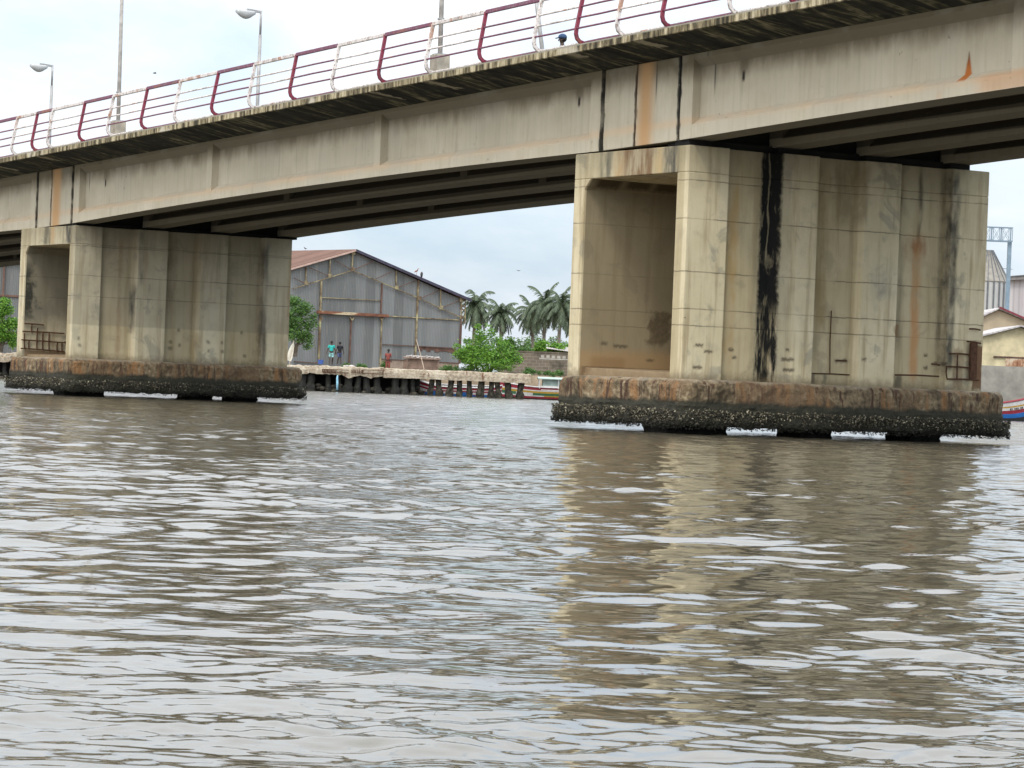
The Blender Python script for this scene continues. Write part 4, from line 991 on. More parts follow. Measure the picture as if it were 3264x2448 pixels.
# rubble and growth among the rear piles
m = MB()
for i in range(900):
    x = rnd.uniform(qa-30, at(1345,1190,170.5).x); m.ball((x, rnd.uniform(.2, 2.3), rnd.uniform(-.05, .42)*rnd.random()), rnd.uniform(.06, .2), 1.3, 1, .8, 6, 4)
o = m.build("rubble", M_qp, quay); o["kind"] = "stuff"
m = MB()
for (x0, y0, x1, y1) in ((470,1462,780,1474),(472,1495,780,1508),(470,1462,474,1495),(940,1470,1180,1476),(938,1512,1182,1520),(1182,1476,1182,1520),(940,1470,938,1512)):
    m = MB(); a, b = at(*c5(x0, y0), 170.38), at(*c5(x1, y1), 170.38); m.tube([(a.x, -.12, a.z), (b.x, -.12, b.z)], .022, 5); m.build("rebar", M_rebar, quay)
for i in range(26):
    x = 480+i*11.5+(180 if i > 12 else 0)+rnd.uniform(-3, 3)
    m = MB(); a, b = at(*c5(x, 1466), 170.38), at(*c5(x+rnd.uniform(-3, 3), 1508), 170.38); m.tube([(a.x, -.12, a.z), (b.x, -.12, b.z)], .016, 5); m.build("rebar", M_rebar, quay)
a = at(1076, 1205, 170.2); m = MB(); m.tube([(a.x, -.05, .12), (a.x, -.05, .55), (a.x-.02, -.05, .8), (a.x, -.05, .95)], [.065,.065,.055,.03], 8)
o = m.build("painted_post", plain("pale_blue_paint", (.25,.45,.55)), None, True); o.location = (0, 170.2, 0); tag(o, "pale blue and white painted post hanging under the quay edge", "post")
# left bank: brick retaining wall & sandy edge
M_brick = plain("reddish_masonry", (.26,.16,.12), .95, .3, 3)
wl = wall_at("low_wall", -400, 60, 1125, 179, M_brick, "low reddish wall under the tree on the far left", "wall", z0=1.2)

# ------------------------------------------------------------------ people
def skin(name, V, E, mat, parent, sub=2, root=0, level=None):
    me = bpy.data.meshes.new(name); me.from_pydata([v[:3] for v in V], E, []); o = bpy.data.objects.new(name, me); C.objects.link(o)
    sk = o.modifiers.new("skin", 'SKIN'); sk.use_smooth_shade = True
    for i, v in enumerate(V):
        d_ = me.skin_vertices[0].data[i]; r_ = v[3]; d_.radius = r_ if isinstance(r_, tuple) else (r_, r_); d_.use_root = (i == root)
    ss = o.modifiers.new("sub", 'SUBSURF'); ss.levels = sub; ss.render_levels = sub
    bpy.context.view_layer.update()
    dg = bpy.context.evaluated_depsgraph_get(); nm_ = bpy.data.meshes.new_from_object(o.evaluated_get(dg))
    o.modifiers.clear(); o.data = nm_; nm_.name = name; nm_.materials.clear(); nm_.materials.append(mat); o.parent = parent
    nm_.polygons.foreach_set("use_smooth", [True]*len(nm_.polygons))
    return o
M_skin = plain("dark_skin", (.045,.028,.02), .5, .15, 8)
M_hair = plain("black_hair", (.012,.011,.011), .8, .2)
def person(loc, rz, label, shirt, short, H=1.75, long=False, walk=.1, hat=None, arms=.12):
    e = empty("person", loc, rz, label, "person"); k = H/1.75
    # skeleton faces -y
    V = [(0,0,.96,.13), (0,0,1.12,.115), (0,.01,1.30,.14), (0,.01,1.43,.11), (0,0,1.50,.055), (0,-.01,1.56,.055), (0,-.015,1.63,.088), (0,-.01,1.70,.075)]
    E = [(i, i+1) for i in range(7)]
    for s_ in (-1, 1):
        b = len(V)
        V += [(s_*.165,.01,1.42,.058), (s_*(.20+arms*.4),.02,1.16,.042), (s_*(.22+arms),-.02,.92,.032), (s_*(.225+arms),-.03,.84,.030)]
        E += [(3, b), (b, b+1), (b+1, b+2), (b+2, b+3)]
        for q, (dx_, dl) in enumerate(((-.028,.085), (-.010,.10), (.010,.098), (.028,.08))):
            c0 = len(V); V += [(s_*(.225+arms)+dx_*.5,-.035+dx_,.81,.010), (s_*(.23+arms)+dx_*.3,-.045+dx_,.84-dl,.008)]; E += [(b+3, c0), (c0, c0+1)]
        c0 = len(V); V += [(s_*(.205+arms),-.065,.80,.010)]; E += [(b+3, c0)]
        b = len(V); w_ = walk*s_
        V += [(s_*.09,0,.90,.085), (s_*.10,-w_*.6-.01,.50,.058), (s_*.10,w_*.5,.30,.056), (s_*.10,w_*.9+.01,.09,.038), (s_*.105,w_*.9-.05,.035,.036), (s_*.11,w_*.9-.15,.025,.028)]
        E += [(0, b), (b, b+1), (b+1, b+2), (b+2, b+3), (b+3, b+4), (b+4, b+5)]
    sc = lambda Q: [(x*k, y*k, z*k, r_*k) for x, y, z, r_ in Q]
    body = skin("body", sc(V), E, M_skin, e)
    m = MB()
    for s_ in (-1, 1): m.ball((s_*.03*k, -.095*k, 1.645*k), .012*k)
    m.build("eyes", M_hair, body); m = MB(); m.ball((0, -.105*k, 1.615*k), .016*k, .8, 1, 1.2); m.ball((-.088*k, 0, 1.62*k), .02*k, .5); m.ball((.088*k, 0, 1.62*k), .02*k, .5); m.build("nose_and_ears", M_skin, body, True)
    m = MB(); m.ball((0, .01*k, 1.665*k), .105*k, .93, 1.02, .95, 12, 8); m.v = [(x, y, z if z > 1.66*k or y > 0 else 1.66*k) for x, y, z in m.v]; m.build("hair", M_hair, e, True)
    SV = [(0,0,.94 if not long else .90,.155), (0,0,1.12,.15), (0,.01,1.30,.17), (0,.01,1.42,.13)]; SE = [(0,1), (1,2), (2,3)]
    for s_ in (-1, 1): b = len(SV); SV += [(s_*.175,.01,1.41,.078), (s_*(.195+arms*.35),.02,1.20,.068)]; SE += [(3, b), (b, b+1)]
    skin("shirt", sc(SV), SE, shirt, e)
    PV = [(0,0,.97,.145)]; PE = []
    for s_ in (-1, 1):
        b = len(PV); w_ = walk*s_; PV += [(s_*.09,0,.86,.105), (s_*.10,-w_*.6-.01,.52,.085)]; PE += [(0, b), (b, b+1)]
        if long: PV += [(s_*.10,w_*.5,.28,.075), (s_*.10,w_*.85,.12,.06)]; PE += [(b+1, b+2), (b+2, b+3)]
    skin("shorts" if not long else "trousers", sc(PV), PE, short, e)
    if hat:
        m = MB(); m.ball((0, 0, 1.705*k), .112*k, .95, 1.05, .85, 14, 10); m.v = [(x, y, max(z, 1.675*k)) for x, y, z in m.v]
        m.add([(-.075*k,-.08*k,1.69*k), (-.06*k,-.19*k,1.665*k), (.06*k,-.19*k,1.665*k), (.075*k,-.08*k,1.69*k), (-.075*k,-.08*k,1.70*k), (-.06*k,-.19*k,1.675*k), (.06*k,-.19*k,1.675*k), (.075*k,-.08*k,1.70*k)], [(0,3,2,1),(4,5,6,7),(0,1,5,4),(1,2,6,5),(2,3,7,6),(3,0,4,7)])
        m.build("cap", hat, e, True)
    return e
def cloth(n, c, v=.15): return plain(n, c, .9, v, 9)
p = at(*c5(570, 1412), 214); person((p.x, p.y, p.z), R(10), "man in a turquoise shirt and patterned shorts walking by the warehouse doors", cloth("turquoise_cotton", (.03,.33,.29)), cloth("patterned_cotton", (.20,.38,.38), .8), 1.72, walk=.12)
p = at(*c5(668, 1405), 214); person((p.x, p.y, p.z), R(200), "man in a black shirt and blue shorts beside the man in turquoise", cloth("black_cotton", (.014,.015,.018)), cloth("blue_denim", (.06,.08,.16)), 1.62, walk=-.12)
p = at(*c5(1240, 1425), 200); person((p.x, p.y, p.z-.45), R(-5), "person in red shirt and trousers standing near the hut, legs hidden by the quay", cloth("faded_red_cotton", (.19,.05,.04)), cloth("faded_red_trousers", (.17,.048,.04)), 1.58, long=True, walk=.03, arms=.02)
# the man on the bridge
Yb = 69.5; p = at(1793, 128, Yb); rel = Vector((p.x-F[0], p.y-F[1])); lx_ = rel.x*EX[0]+rel.y*EX[1]; ly_ = rel.x*EY[0]+rel.y*EY[1]
zd = zg(lx_)+1.90; 
person((p.x, p.y, zd), R(-100), "man in a dark blue baseball cap crossing the bridge, only his head showing", cloth("grey_shirt", (.2,.2,.22)), cloth("dark_trousers", (.05,.05,.06)), (p.z+.03-zd)/1.66*1.75, long=True, walk=.15, hat=cloth("navy_cap", (.03,.06,.12)))
print("BRIDGE MAN height", (p.z+.03-zd)/1.66*1.75, ly_)

# ------------------------------------------------------------------ birds
M_bird = plain("dark_feathers", (.05,.045,.045), .8, .3, 9); M_pig = plain("pigeon_feathers", (.12,.085,.085), .8, .4, 14); M_leg = plain("bird_legs", (.25,.08,.06))
def bird(name, loc, rz, L_, label, cat, mat, group=None, tall=False):
    e = empty(name, loc, rz, label, cat, group); s = L_
    V = [(-.28*s,0,.30*s,(.05*s,.02*s)), (-.05*s,0,.33*s,.10*s), (.14*s,0,.38*s,.115*s), (.25*s,0,.50*s,.055*s), (.30*s,0,.58*s,.062*s), (.39*s,0,.57*s,.012*s), (-.48*s,0,.27*s,(.05*s,.015*s))]
    if tall: V = [(-.28*s,0,.62*s,.04*s), (-.05*s,0,.72*s,.12*s), (.12*s,0,.84*s,.12*s), (.20*s,0,1.02*s,.035*s), (.20*s,0,1.16*s,.05*s), (.42*s,0,1.02*s,.014*s), (-.36*s,0,.52*s,.02*s)]
    skin("body", V, [(6,0),(0,1),(1,2),(2,3),(3,4),(4,5)], mat, e, root=1)
    h_ = .24*s if not tall else .6*s
    for d_ in (-1, 1):
        m = MB(); m.tube([(.02*s, d_*.05*s, h_), (.03*s, d_*.05*s, h_*.5), (.0, d_*.05*s, .01*s), (.09*s, d_*.05*s, .005*s)], .012*s, 5); m.build("leg", M_leg, e)
    return e
a, zc = fx(-.01, 1838, 496); q = loc2w(a+.12, .10, 5.722)
bird("pigeon", q, math.atan2(-EX[1], -EX[0]), .36, "pigeon perched on the top left corner of the near pier", "bird", M_pig)
# ridge sitters: points on the roof ridge (local frame of the warehouse)
GB = "birds on the warehouse ridge"
def ridge(d, z=0): 
    v = Matrix.Rotation(WA, 3, 'Z') @ Vector((ax, d, az_+.03+z)); return (wo.x+v.x, wo.y+v.y, v.z)
for d_, lb in ((6.5, "bird on the warehouse ridge nearest the gable peak"), (10.5, "second bird from the peak on the warehouse ridge"), (15, "third bird from the peak on the warehouse ridge"), (18.5, "bird on the warehouse ridge closest to the far pier")):
    bird("crow", ridge(d_), R(150 if d_ < 12 else 20), .42, lb, "bird", M_bird, GB)
def slope(px, py):
    a_, z_ = WF.hit(px, py); z2 = az_+.03+(bz-az_-.03)*(a_-ax)/(bx+.2-ax); v = Matrix.Rotation(WA, 3, 'Z') @ Vector((a_, -.1, z2)); return (wo.x+v.x, wo.y+v.y, z2)
M_stork = plain("reddish_brown_feathers", (.22,.09,.07), .8, .4, 9)
bird("stork", slope(1325, 872), R(-10), .52, "reddish long-legged bird standing on the right slope of the warehouse roof", "bird", M_stork, tall=True)
q = slope(1341, 884); m = MB(); m.tube([(0,0,0), (0,0,.3), (.01,0,.42), (0,0,.5)], [.05,.10,.09,.03], 8); o = m.build("roof_stub", M_bird, None, True); o.location = q; tag(o, "dark upright stub on the roof edge beside the reddish bird", "vent pipe")
for i, (px, py, Y, lb) in enumerate(((493, 233, 60, "tiny dark bird gliding in the sky above the left part of the railing"), (1653, 863, 120, "tiny bird flying above the palms under the bridge"))):
    e = empty("flying_bird", at(px, py, Y), R(40*i+20), lb, "bird", "birds in the sky")
    m = MB(); e.scale = (.32,)*3 if i == 0 else (.4,)*3; m.ball((0,0,0), .05, 2.4, 1, .8); m.build("body", M_bird, e, True)
    for s_ in (-1, 1): m = MB(); m.add([(-.04,0,.01), (.07,0,.01), (.03,s_*.16,.07), (-.03,s_*.24,.03), (-.04,0,0), (.07,0,0), (.03,s_*.16,.06), (-.03,s_*.24,.02)], [(0,1,2,3),(7,6,5,4),(0,4,5,1),(1,5,6,2),(2,6,7,3),(3,7,4,0)]); m.build("wing", M_bird, e)

# ------------------------------------------------------------------ hut, stick, flag, bucket
M_plank = plain("grey_brown_boards", (.15,.10,.075), .9, .4, 3); M_stone = plain("pale_rubble", (.36,.32,.29), .95, .5, 5); M_wood = plain("bleached_pole", (.42,.33,.25), .9, .2)
a, b = at(1283, 1172, 177), at(1398, 1176, 177); zt_ = at(1340, 1142, 177).z
hut = empty("hut", (a.x, 177, GZ), 0, "low shack of weathered boards with stones piled on its flat roof", "hut"); L_ = b.x-a.x; h_ = zt_-GZ
m = MB(); m.hexa([(.28,0,-.1),(L_-.05,0,-.1),(L_-.1,1.6,-.1),(.3,1.6,-.1),(.32,0,h_-.05),(L_,0,h_-.09),(L_,1.6,h_-.05),(.3,1.6,h_)]); m.build("wall", M_plank, hut)
m = MB(); m.hexa([(.0,.05,-.1),(.22,-.02,-.1),(.24,.1,-.1),(.02,.25,-.1),(.06,.05,h_-.1),(.26,-.02,h_-.06),(.27,.1,h_-.06),(.1,.25,h_-.1)]); m.build("door", M_plank, hut)
for x in (.26, L_-.04): m = MB(); m.bar((x,-.06,-.1),(x,-.06,h_),.07); m.build("post", M_plank, hut)
m = MB(); m.hexa([(.0,-.15,h_-.03),(L_+.08,-.15,h_-.08),(L_+.08,1.8,h_-.03),(0,1.8,h_+.03),(.0,-.15,h_+.03),(L_+.08,-.15,h_-.02),(L_+.08,1.8,h_+.04),(0,1.8,h_+.09)]); rf = m.build("roof", M_plank, hut)
m = MB()
for i in range(90): x = rnd.uniform(.1, L_); m.ball((x, rnd.uniform(-.1, 1.5), h_+.05+rnd.uniform(-.02, .09)), rnd.uniform(.03, .085), rnd.uniform(.8, 1.6), 1, .7, 6, 4)
o = m.build("roof_stones", M_stone, rf); o["kind"] = "stuff"
a, b = at(*c5(1665, 1460), 171), at(*c5(1572, 1105), 171)
m = MB(); m.tube([(0,0,0), (b-a)*.5+Vector((.015,0,0)), (b-a)], [.03,.027,.018], 6); o = m.build("pole", M_wood); o.location = a; tag(o, "thin bleached pole leaning up from the quay edge in front of the hut", "pole")
# white cloth on a stick beside the far pier
M_clothw = plain("off_white_cloth", (.50,.46,.38), .9, .12, 5)
e = empty("flag", (at(918, 1168, 168).x, 171.2, 1.4), 0, "off-white cloth hanging from a stick on the quay beside the far pier", "flag")
def fl(px, py): v = at(px, py, 171.2); return Vector((v.x-e.location.x, 0, v.z-1.4))
m = MB(); m.tube([fl(921,1172), fl(928,1130), fl(937,1084)], [.022,.02,.015], 6); m.build("pole", M_wood, e)
m = MB(); L0 = [fl(936.5,1088), fl(934,1100), fl(930.5,1120), fl(927,1138), fl(922,1150)]; R0 = [fl(938,1087), fl(938,1105), fl(934.5,1128), fl(932,1143), fl(928,1152)]; L0 = [fl(935,1090), fl(926,1103), fl(918,1122), fl(915,1138), fl(914,1148)]
vs_ = []
for i, (p, q) in enumerate(zip(L0, R0)):
    for j in range(6): u = j/5; v = p.lerp(q, u); v.y = -.03+.05*math.sin(u*9+i*.8); vs_.append(v)
nv = len(vs_); vs2 = vs_+[Vector((v.x, v.y+.008, v.z)) for v in vs_]
fs_ = [(i*6+j, i*6+j+1, (i+1)*6+j+1, (i+1)*6+j) for i in range(4) for j in range(5)]; m.add(vs2, fs_+[tuple(k+nv for k in f[::-1]) for f in fs_]); m.build("cloth", M_clothw, e, True)
a = at(*c5(450, 1400), 190); m = MB(); m.tube([(0,0,0), (0,0,.02), (0,0,.26), (0,0,.28)], [.15,.16,.20,.20], 12); o = m.build("bucket", plain("blue_plastic", (.05,.10,.30), .4, .15)); o.location = (a.x, 190, a.z-.02); tag(o, "small blue bucket on the ground left of the man in turquoise", "bucket")
a = at(*c5(760, 1425), 173); m = MB()
for i in range(7): m.ball((rnd.uniform(-.3,.3), rnd.uniform(-.2,.2), .05), rnd.uniform(.06,.12), 1.5, 1, .7)
o = m.build("rubble_pile", M_stone); o.location = (a.x, 173, 1.45); tag(o, "small pile of pale rubble on the quay below the door post", "rubble")

# ------------------------------------------------------------------ boats
def band_paint(name, c): return plain(name, c, .45, .18, 6)
B_red, B_white, B_yel, B_blue, B_grn, B_dk, B_lb = (band_paint(n_, c_) for n_, c_ in (("boat_red", (.20,.02,.03)), ("boat_white", (.45,.43,.41)), ("boat_yellow", (.34,.20,.03)), ("boat_blue", (.015,.10,.30)), ("boat_green", (.03,.10,.05)), ("boat_tar", (.02,.018,.018)), ("boat_pale_green", (.30,.37,.32))))
def pirogue(label, loc, rz, L_, H, canopy=None, bow=1, stripes=None, seed=1, deco=True):
    """long narrow hull; x from 0 (stern) to L_ (bow), rising sheer"""
    e = empty("pirogue", loc, rz, label, "boat", "painted pirogues"); rr = random.Random(seed)
    n = 40; mats = stripes or [B_dk, B_red, B_white, B_grn, B_yel, B_white, B_red]
    fr = [0, .16, .30, .38, .56, .70, .78, 1.0]
    def sec(u):
        ub = abs(u) ; w_ = .75*max(.03, 1-max(0, (u-.55)/.45)**2.2)*max(.25, 1-max(0, (.16-u)/.16)**2*.6)
        sh = H*(1+.95*max(0, (u-.6)/.4)**1.8+.35*max(0, (.2-u)/.2)**1.8)
        kz = .85*H*max(0, (u-.78)/.22)**1.6
        return w_, sh, kz
    m = MB(); vs_ = []
    for i in range(n+1):
        u = i/n; w_, sh, kz = sec(u)
        for s_ in (-1, 1):
            for f_ in fr: vs_.append((u*L_, s_*w_*(.55+.45*f_**.6), -.15*(f_ == 0)+kz+(sh-kz)*f_))
    k = len(fr); st = 2*k
    o_ = len(m.v); m.v += vs_
    for i in range(n):
        for s_ in (0, 1):
            for j in range(k-1):
                a_ = i*st+s_*k+j; m.f.append((a_, a_+st, a_+st+1, a_+1)); 
                mi = j
                if deco:
                    u = i/n
                    if j in (3,) and (i//3) % 4 == 1: mi = 2
                    if j == 2 and (i//4) % 3 == 2: mi = 4
                m.mi.append(mi)
        m.f.append((i*st, i*st+k, (i+1)*st+k, (i+1)*st)); m.mi.append(0)
        m.f.append((i*st+k-3, (i+1)*st+k-3, (i+1)*st+2*k-3, i*st+2*k-3)); m.mi.append(5)   # thwart deck
    m.f.append(tuple(range(0, k))+tuple(range(2*k-1, k-1, -1))); m.mi.append(0)
    m.build("hull", mats, e)
    for s_ in (-1, 1):
        m = MB(); m.tube([(i/n*L_, s_*sec(i/n)[0]*1.02, sec(i/n)[1]+.02) for i in range(n+1)], .035, 6); m.build("gunwale", B_white if seed != 3 else B_red, e)
    if canopy:
        x0, x1, zt = canopy
        m = MB(); m.loft([[(x, y, zt+.10*math.cos(y*1.7)+dz_) for dz_, ys__ in ((0, (-.85,-.4,0,.4,.85)), (.05, (.85,.4,0,-.4,-.85))) for y in ys__] for x in (x0, (x0+x1)/2, x1)]); m.build("canopy", B_lb, e)
        m = MB(); m.box(x0+.2, x1-.35, -.72, .72, H*.8, H+.12); m.build("coaming", B_white, e)
        m = MB(); m.box(x0+.3, x1-.5, -.60, -.58, H+.12, zt+.02); m.box(x0+.3, x1-.5, .58, .60, H+.12, zt+.02); m.build("side_screen", plain("grey_green_screen", (.20,.25,.22), .4) if "grey_green_screen" not in bpy.data.materials else bpy.data.materials["grey_green_screen"], e)
        kx = int((x1-x0)/1.1)
        for i in range(kx+1):
            for s_ in (-1, 1): m = MB(); x = x0+.1+(x1-x0-.2)*i/kx; m.bar((x, s_*.76, H-.05), (x, s_*.78, zt+.02), .05); m.build("post", B_white, e)
    return e
def boat_x(px, Y): return at(px, 1250, Y).x
xb = boat_x(1590, 179); pirogue("long red, white and yellow striped pirogue with pale green canopy, moored behind the quay piles", (xb, 179, -.08), R(2), 13.5, .78, (2.3, 7.0, 1.28), seed=1)
xb = boat_x(1600, 176.5); pirogue("blue and white striped pirogue lying behind the quay piles, bow to the left", (xb, 176.5, -.10), R(179), 5.6, .62, None, stripes=[B_dk, B_blue, B_blue, B_white, B_red, B_white, B_red], seed=2)
xb = boat_x(1640, 181.5); pirogue("pale hulled pirogue furthest back in the basin behind the quay", (xb, 183.2, -.05), R(180), 7.5, .70, None, stripes=[B_dk, B_white, B_yel, B_white, B_red, B_red, B_white], seed=4)
xr = boat_x(3350, 150); bt = pirogue("white and blue pirogue with red gunwale at the photo's right edge behind the near pier", (xr-9.0, 150, -.02), 0, 9.0, .80, None, stripes=[B_dk, B_blue, B_blue, B_red, B_white, B_yel, B_white], seed=3, deco=False)
m = MB()
for i, wch in enumerate((1,1,0,1,1,1,0,1,1)):   # small dark characters, too faint to read in the photo
    u = .765+.0085*i; w_ = .75*max(.03, 1-max(0, (u-.55)/.45)**2.2); f_ = .62
    kz = .85*.8*max(0, (u-.78)/.22)**1.6; sh = .8*(1+.95*((u-.6)/.4)**1.8); z = kz+(sh-kz)*f_; y = -w_*(.55+.45*f_**.6)-.015
    m.box(u*9, u*9+(.05 if wch else .02), y, y+.01, z-.04, z+(.06 if wch else -.02))
o = m.build("lettering", B_dk, bt)
# ------------------------------------------------------------------ right bank
M_ret = plain("grey_render", (.21,.195,.165), .95, .3, 1.2)
rw, L_, zt = wall_at("retaining_wall", 2950, 3700, 1172, 175, M_ret, "long grey concrete retaining wall along the right-hand shore", "wall", .4, .3)
M_rock = plain("shore_rocks", (.05,.048,.038), .95, .5, 4)
m = MB()
for i in range(900): m.ball((rnd.uniform(0, L_+2), rnd.uniform(-1.6, .1), rnd.uniform(-.1, .38)), rnd.uniform(.08, .3), 1.3, 1, .7, 7, 4)
rk = m.build("shore_rocks", M_rock); rk.location = rw.location; tag(rk, "dark rocks along the foot of the grey retaining wall", "rocks", None, "stuff")
M_cream = plain("cream_render", (.46,.39,.24), .9, .35, .9); M_tan = plain("tan_render", (.36,.29,.20), .9, .2, .8); M_pgrey = mat_sheet("pale_asbestos_roof", (.34,.31,.30), (.45,.42,.40), (.22,.17,.14), 3)
def gable(name, label, Y, px0, px1, pxr, py_e, py_r, mat, roofm, D=10, th=.1, rot=0):
    a, b, r_ = at(px0, py_e, Y), at(px1, py_e, Y), at(pxr, py_r, Y)
    e = empty(name, (a.x, Y, 0), rot, label, "house"); W_ = b.x-a.x; rx_ = r_.x-a.x; ze = at((px0+px1)/2, py_e, Y).z; zr = r_.z
    m = MB(); P_ = [(0, GZ), (W_, GZ), (W_, ze), (rx_, zr), (0, ze)]
    m.add([(x, 0, z) for x, z in P_]+[(x, D, z) for x, z in P_], [(0,1,2,3,4),(9,8,7,6,5)]+[(i, 5+i, 5+(i+1)%5, (i+1)%5) for i in range(5)]); m.build("wall", mat, e)
    for (xa, za, xb_, zb_) in ((-.35, ze-.12, rx_, zr+.05), (rx_+.003, zr+.05, W_+.35, ze-.12)):
        m = MB(); m.hexa([(xa,-.4,za),(xb_,-.4,zb_),(xb_,D+.3,zb_),(xa,D+.3,za),(xa,-.4,za+th),(xb_,-.4,zb_+th),(xb_,D+.3,zb_+th),(xa,D+.3,za+th)]); m.build("roof", roofm, e)
    return e, W_, ze, zr, rx_
h1, W1, ze1, zr1, rx1 = gable("house", "cream gabled house with pale asbestos roof above the grey wall", 182, 3060, 3440, 3252, 1096, 1044, M_cream, M_pgrey, 9)
a0 = at(3060, 1096, 182).x
q = at(3168, 1137, 181.8); m = MB(); m.box(q.x-a0, q.x-a0+6, -.12, -.02, q.z-.03, q.z+.05); m.build("rail_pipe", M_brn, h1)
m = MB(); q0, q1 = at(3168, 1172, 181.8), at(3240, 1125, 181.8)
m.box(q0.x-a0, q0.x-a0+5, -.06, -.01, q0.z-.2, q.z-.05)
trs = NT("rust_streaked_panel", .8, .3); M_rp = trs.done(trs.ramp(trs.noise(3, 6, (1, 1, .5)), [(.35, (.14,.05,.025)), (.5, (.30,.16,.09)), (.62, (.45,.36,.26))]))
q2 = at(3170, 1140, 181.7)
for i, (pa, pb) in enumerate(((3170,3206),(3207,3262),(3263,3310))):
    x0, x1 = at(pa, 1150, 181.7).x-a0, at(pb, 1150, 181.7).x-a0
    if i: m2 = MB(); m2.box(x0, x1, -.09, -.065, q0.z-.1, q.z-.06); m2.build("rusty_panel", M_rp, h1)
h2, W2, ze2, zr2, rx2 = gable("house", "taller tan gabled building behind the cream house, roof edged in dark red", 196, 3070, 3330, 3182, 1045, 988, M_tan, M_pgrey, 12)
m = MB(); m.bar((rx2, -.45, zr2+.16), (W2+.35, -.45, ze2-.02), .12, .12); m.build("barge_board", plain("dark_red_trim", (.16,.03,.04)), h2)
# silo with conical roof
M_silo = mat_sheet("silo_panels", (.32,.32,.31), (.42,.41,.39), (.28,.26,.24), .01, 2, .4)
a, b = at(3090, 1000, 240), at(3222, 1000, 240); rs_ = (b.x-a.x)/2; ze = at(3160, 899, 240).z; zr = at(3150, 845, 240).z
silo = empty("silo", ((a.x+b.x)/2-.3, 240, GZ), 0, "grey ribbed round silo with conical sheet roof beside the near pier", "silo")
m = MB(); m.tube([(0,0,0), (0,0,ze-GZ)], rs_, 48); m.build("wall", M_silo, silo, False)
m = MB(); m.tube([(0,0,ze-GZ), (0,0,ze-GZ+.02), (0,0,zr-GZ+1.2)], [rs_*1.04, rs_*1.06, .3], 48); m.build("roof", plain("dull_roof_sheet", (.22,.20,.17)), silo)
M_rib = plain("dark_silo_rib", (.10,.105,.11), .6)
for i in range(22):
    q_ = R(i*360/22); m = MB(); m.bar(((rs_+.05)*math.cos(q_), (rs_+.05)*math.sin(q_), .1), ((rs_+.05)*math.cos(q_), (rs_+.05)*math.sin(q_), ze-GZ-.05), .12); m.build("rib", M_rib, silo)
    m = MB(); m.bar((rs_*1.05*math.cos(q_), rs_*1.05*math.sin(q_), ze-GZ+.05), (.35*math.cos(q_), .35*math.sin(q_), zr-GZ+1.2), .06); m.build("roof_seam", M_rib, silo)
# corrugated hall
M_hall = mat_sheet("pale_hall_sheet", (.34,.31,.31), (.44,.41,.40), (.30,.25,.24), 2.0)
a = at(3196, 1000, 262); hl = empty("hall", (a.x, 262, GZ), R(-14), "tall pale corrugated hall at the right edge behind the gantry post", "building"); z1 = at(3235, 870, 262).z-GZ; z0_ = at(3235, 900, 262).z-GZ
m = MB(); m.hexa([(0,0,0),(16,0,0),(16,14,0),(0,14,0),(0,0,z1-.5),(16,0,z1+1.3),(16,14,z1+1.3),(0,14,z1-.5)]); m.build("wall", M_hall, hl)
m = MB(); m.hexa([(-.3,-.6,z0_+.1),(1.9,-.6,z0_+.25),(1.9,-.02,z0_+.3),(-.3,-.02,z0_+.15),(-.3,-.6,z1-.52),(1.9,-.6,z1-.25),(1.9,-.02,z1-.2),(-.3,-.02,z1-.5)]); m.build("upper_panel", plain("dark_grey_panel", (.17,.155,.15)), hl)  # darker grey panel below the roof edge of the hall
m = MB(); m.hexa([(-.4,-.7,z1-.5),(16.4,-.7,z1+1.35),(16.4,14.5,z1+1.35),(-.4,14.5,z1-.5),(-.4,-.7,z1-.42),(16.4,-.7,z1+1.43),(16.4,14.5,z1+1.43),(-.4,14.5,z1-.42)]); m.build("roof", M_rib, hl)
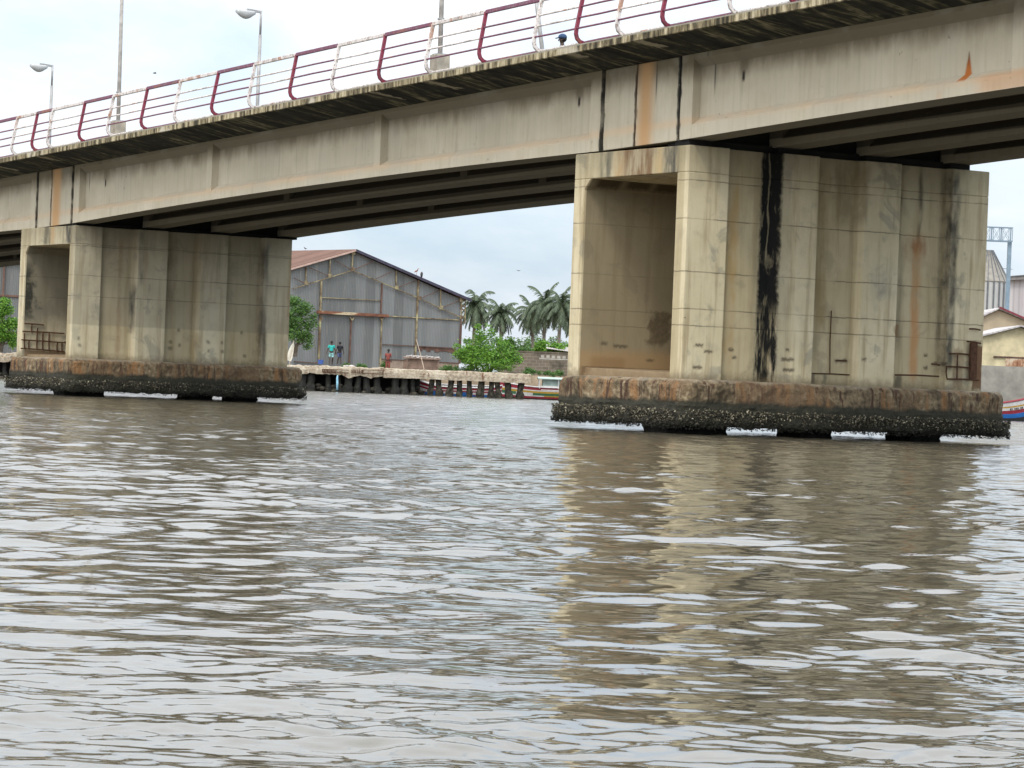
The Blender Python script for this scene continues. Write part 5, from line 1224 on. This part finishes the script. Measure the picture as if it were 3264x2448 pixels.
# distant pinkish tower block
a = at(3162, 872, 420); tw = empty("tower_block", (a.x-1.5, 420, GZ), 0, "far pinkish building top between the silo roof and the hall", "building"); zt_ = at(3175, 866, 420).z-GZ
M_pink = plain("pink_render", (.55,.40,.34), .9, .12)
m = MB(); m.box(0, 7.0, 0, 8, 0, zt_-.6); m.build("wall", M_pink, tw); m = MB(); m.box(1.2, 3.0, 1, 3, zt_-.6, zt_+.3); m.build("water_tank", M_pink, tw)
m = MB(); m.tube([(1.9,1.5,zt_+.3),(1.9,1.5,zt_+2.6)], .05, 5); m.tube([(1.9,1.5,zt_+.6),(4.6,1.5,zt_+.5)], .04, 5); m.build("antenna", M_rib, tw)
# sign gantry: post and lattice beam
M_gan = plain("blue_grey_steel", (.15,.20,.24), .5, .2, 3)
Yg = 205; a = at(3215, 1000, Yg); ptop = at(3224, 770, Yg); pb = at(3196, 1100, Yg)
ga = empty("gantry", (ptop.x-.12, Yg, GZ), 0, "blue-grey steel gantry with lattice beam on a tall post right of the near pier", "gantry"); H_ = ptop.z-GZ
m = MB(); m.box(-.13, .13, -.13, .13, 0, H_); m.build("post", M_gan, ga)
zt_ = at(3232, 727, Yg).z-GZ; Lb = 9.0
m = MB()
for y in (-.3, .3): m.bar((-Lb, y, H_), (.15, y, H_), .09); m.bar((-Lb, y, zt_), (.15, y, zt_), .06)
m.build("beam_chord", M_gan, ga)
m = MB(); st_ = .66
i = 0; x = .12
while x > -Lb:
    for y in (-.3, .3): m.bar((x, y, H_), (x, y, zt_), .04); m.bar((x-.14, y, H_), (x-.14, y, zt_), .035); m.bar((x-.14, y, zt_), (x-st_, y, H_), .02); m.bar((x-.14, y, H_), (x-st_, y, zt_), .02)
    m.bar((x, -.3, zt_), (x, .3, zt_), .04); m.bar((x, -.3, H_), (x, .3, H_), .04); x -= st_
m.build("beam_lattice", M_gan, ga)
for s_ in (-Lb,): m = MB(); m.box(s_-.13, s_+.13, -.13, .13, 0, H_); m.build("post", M_gan, ga)
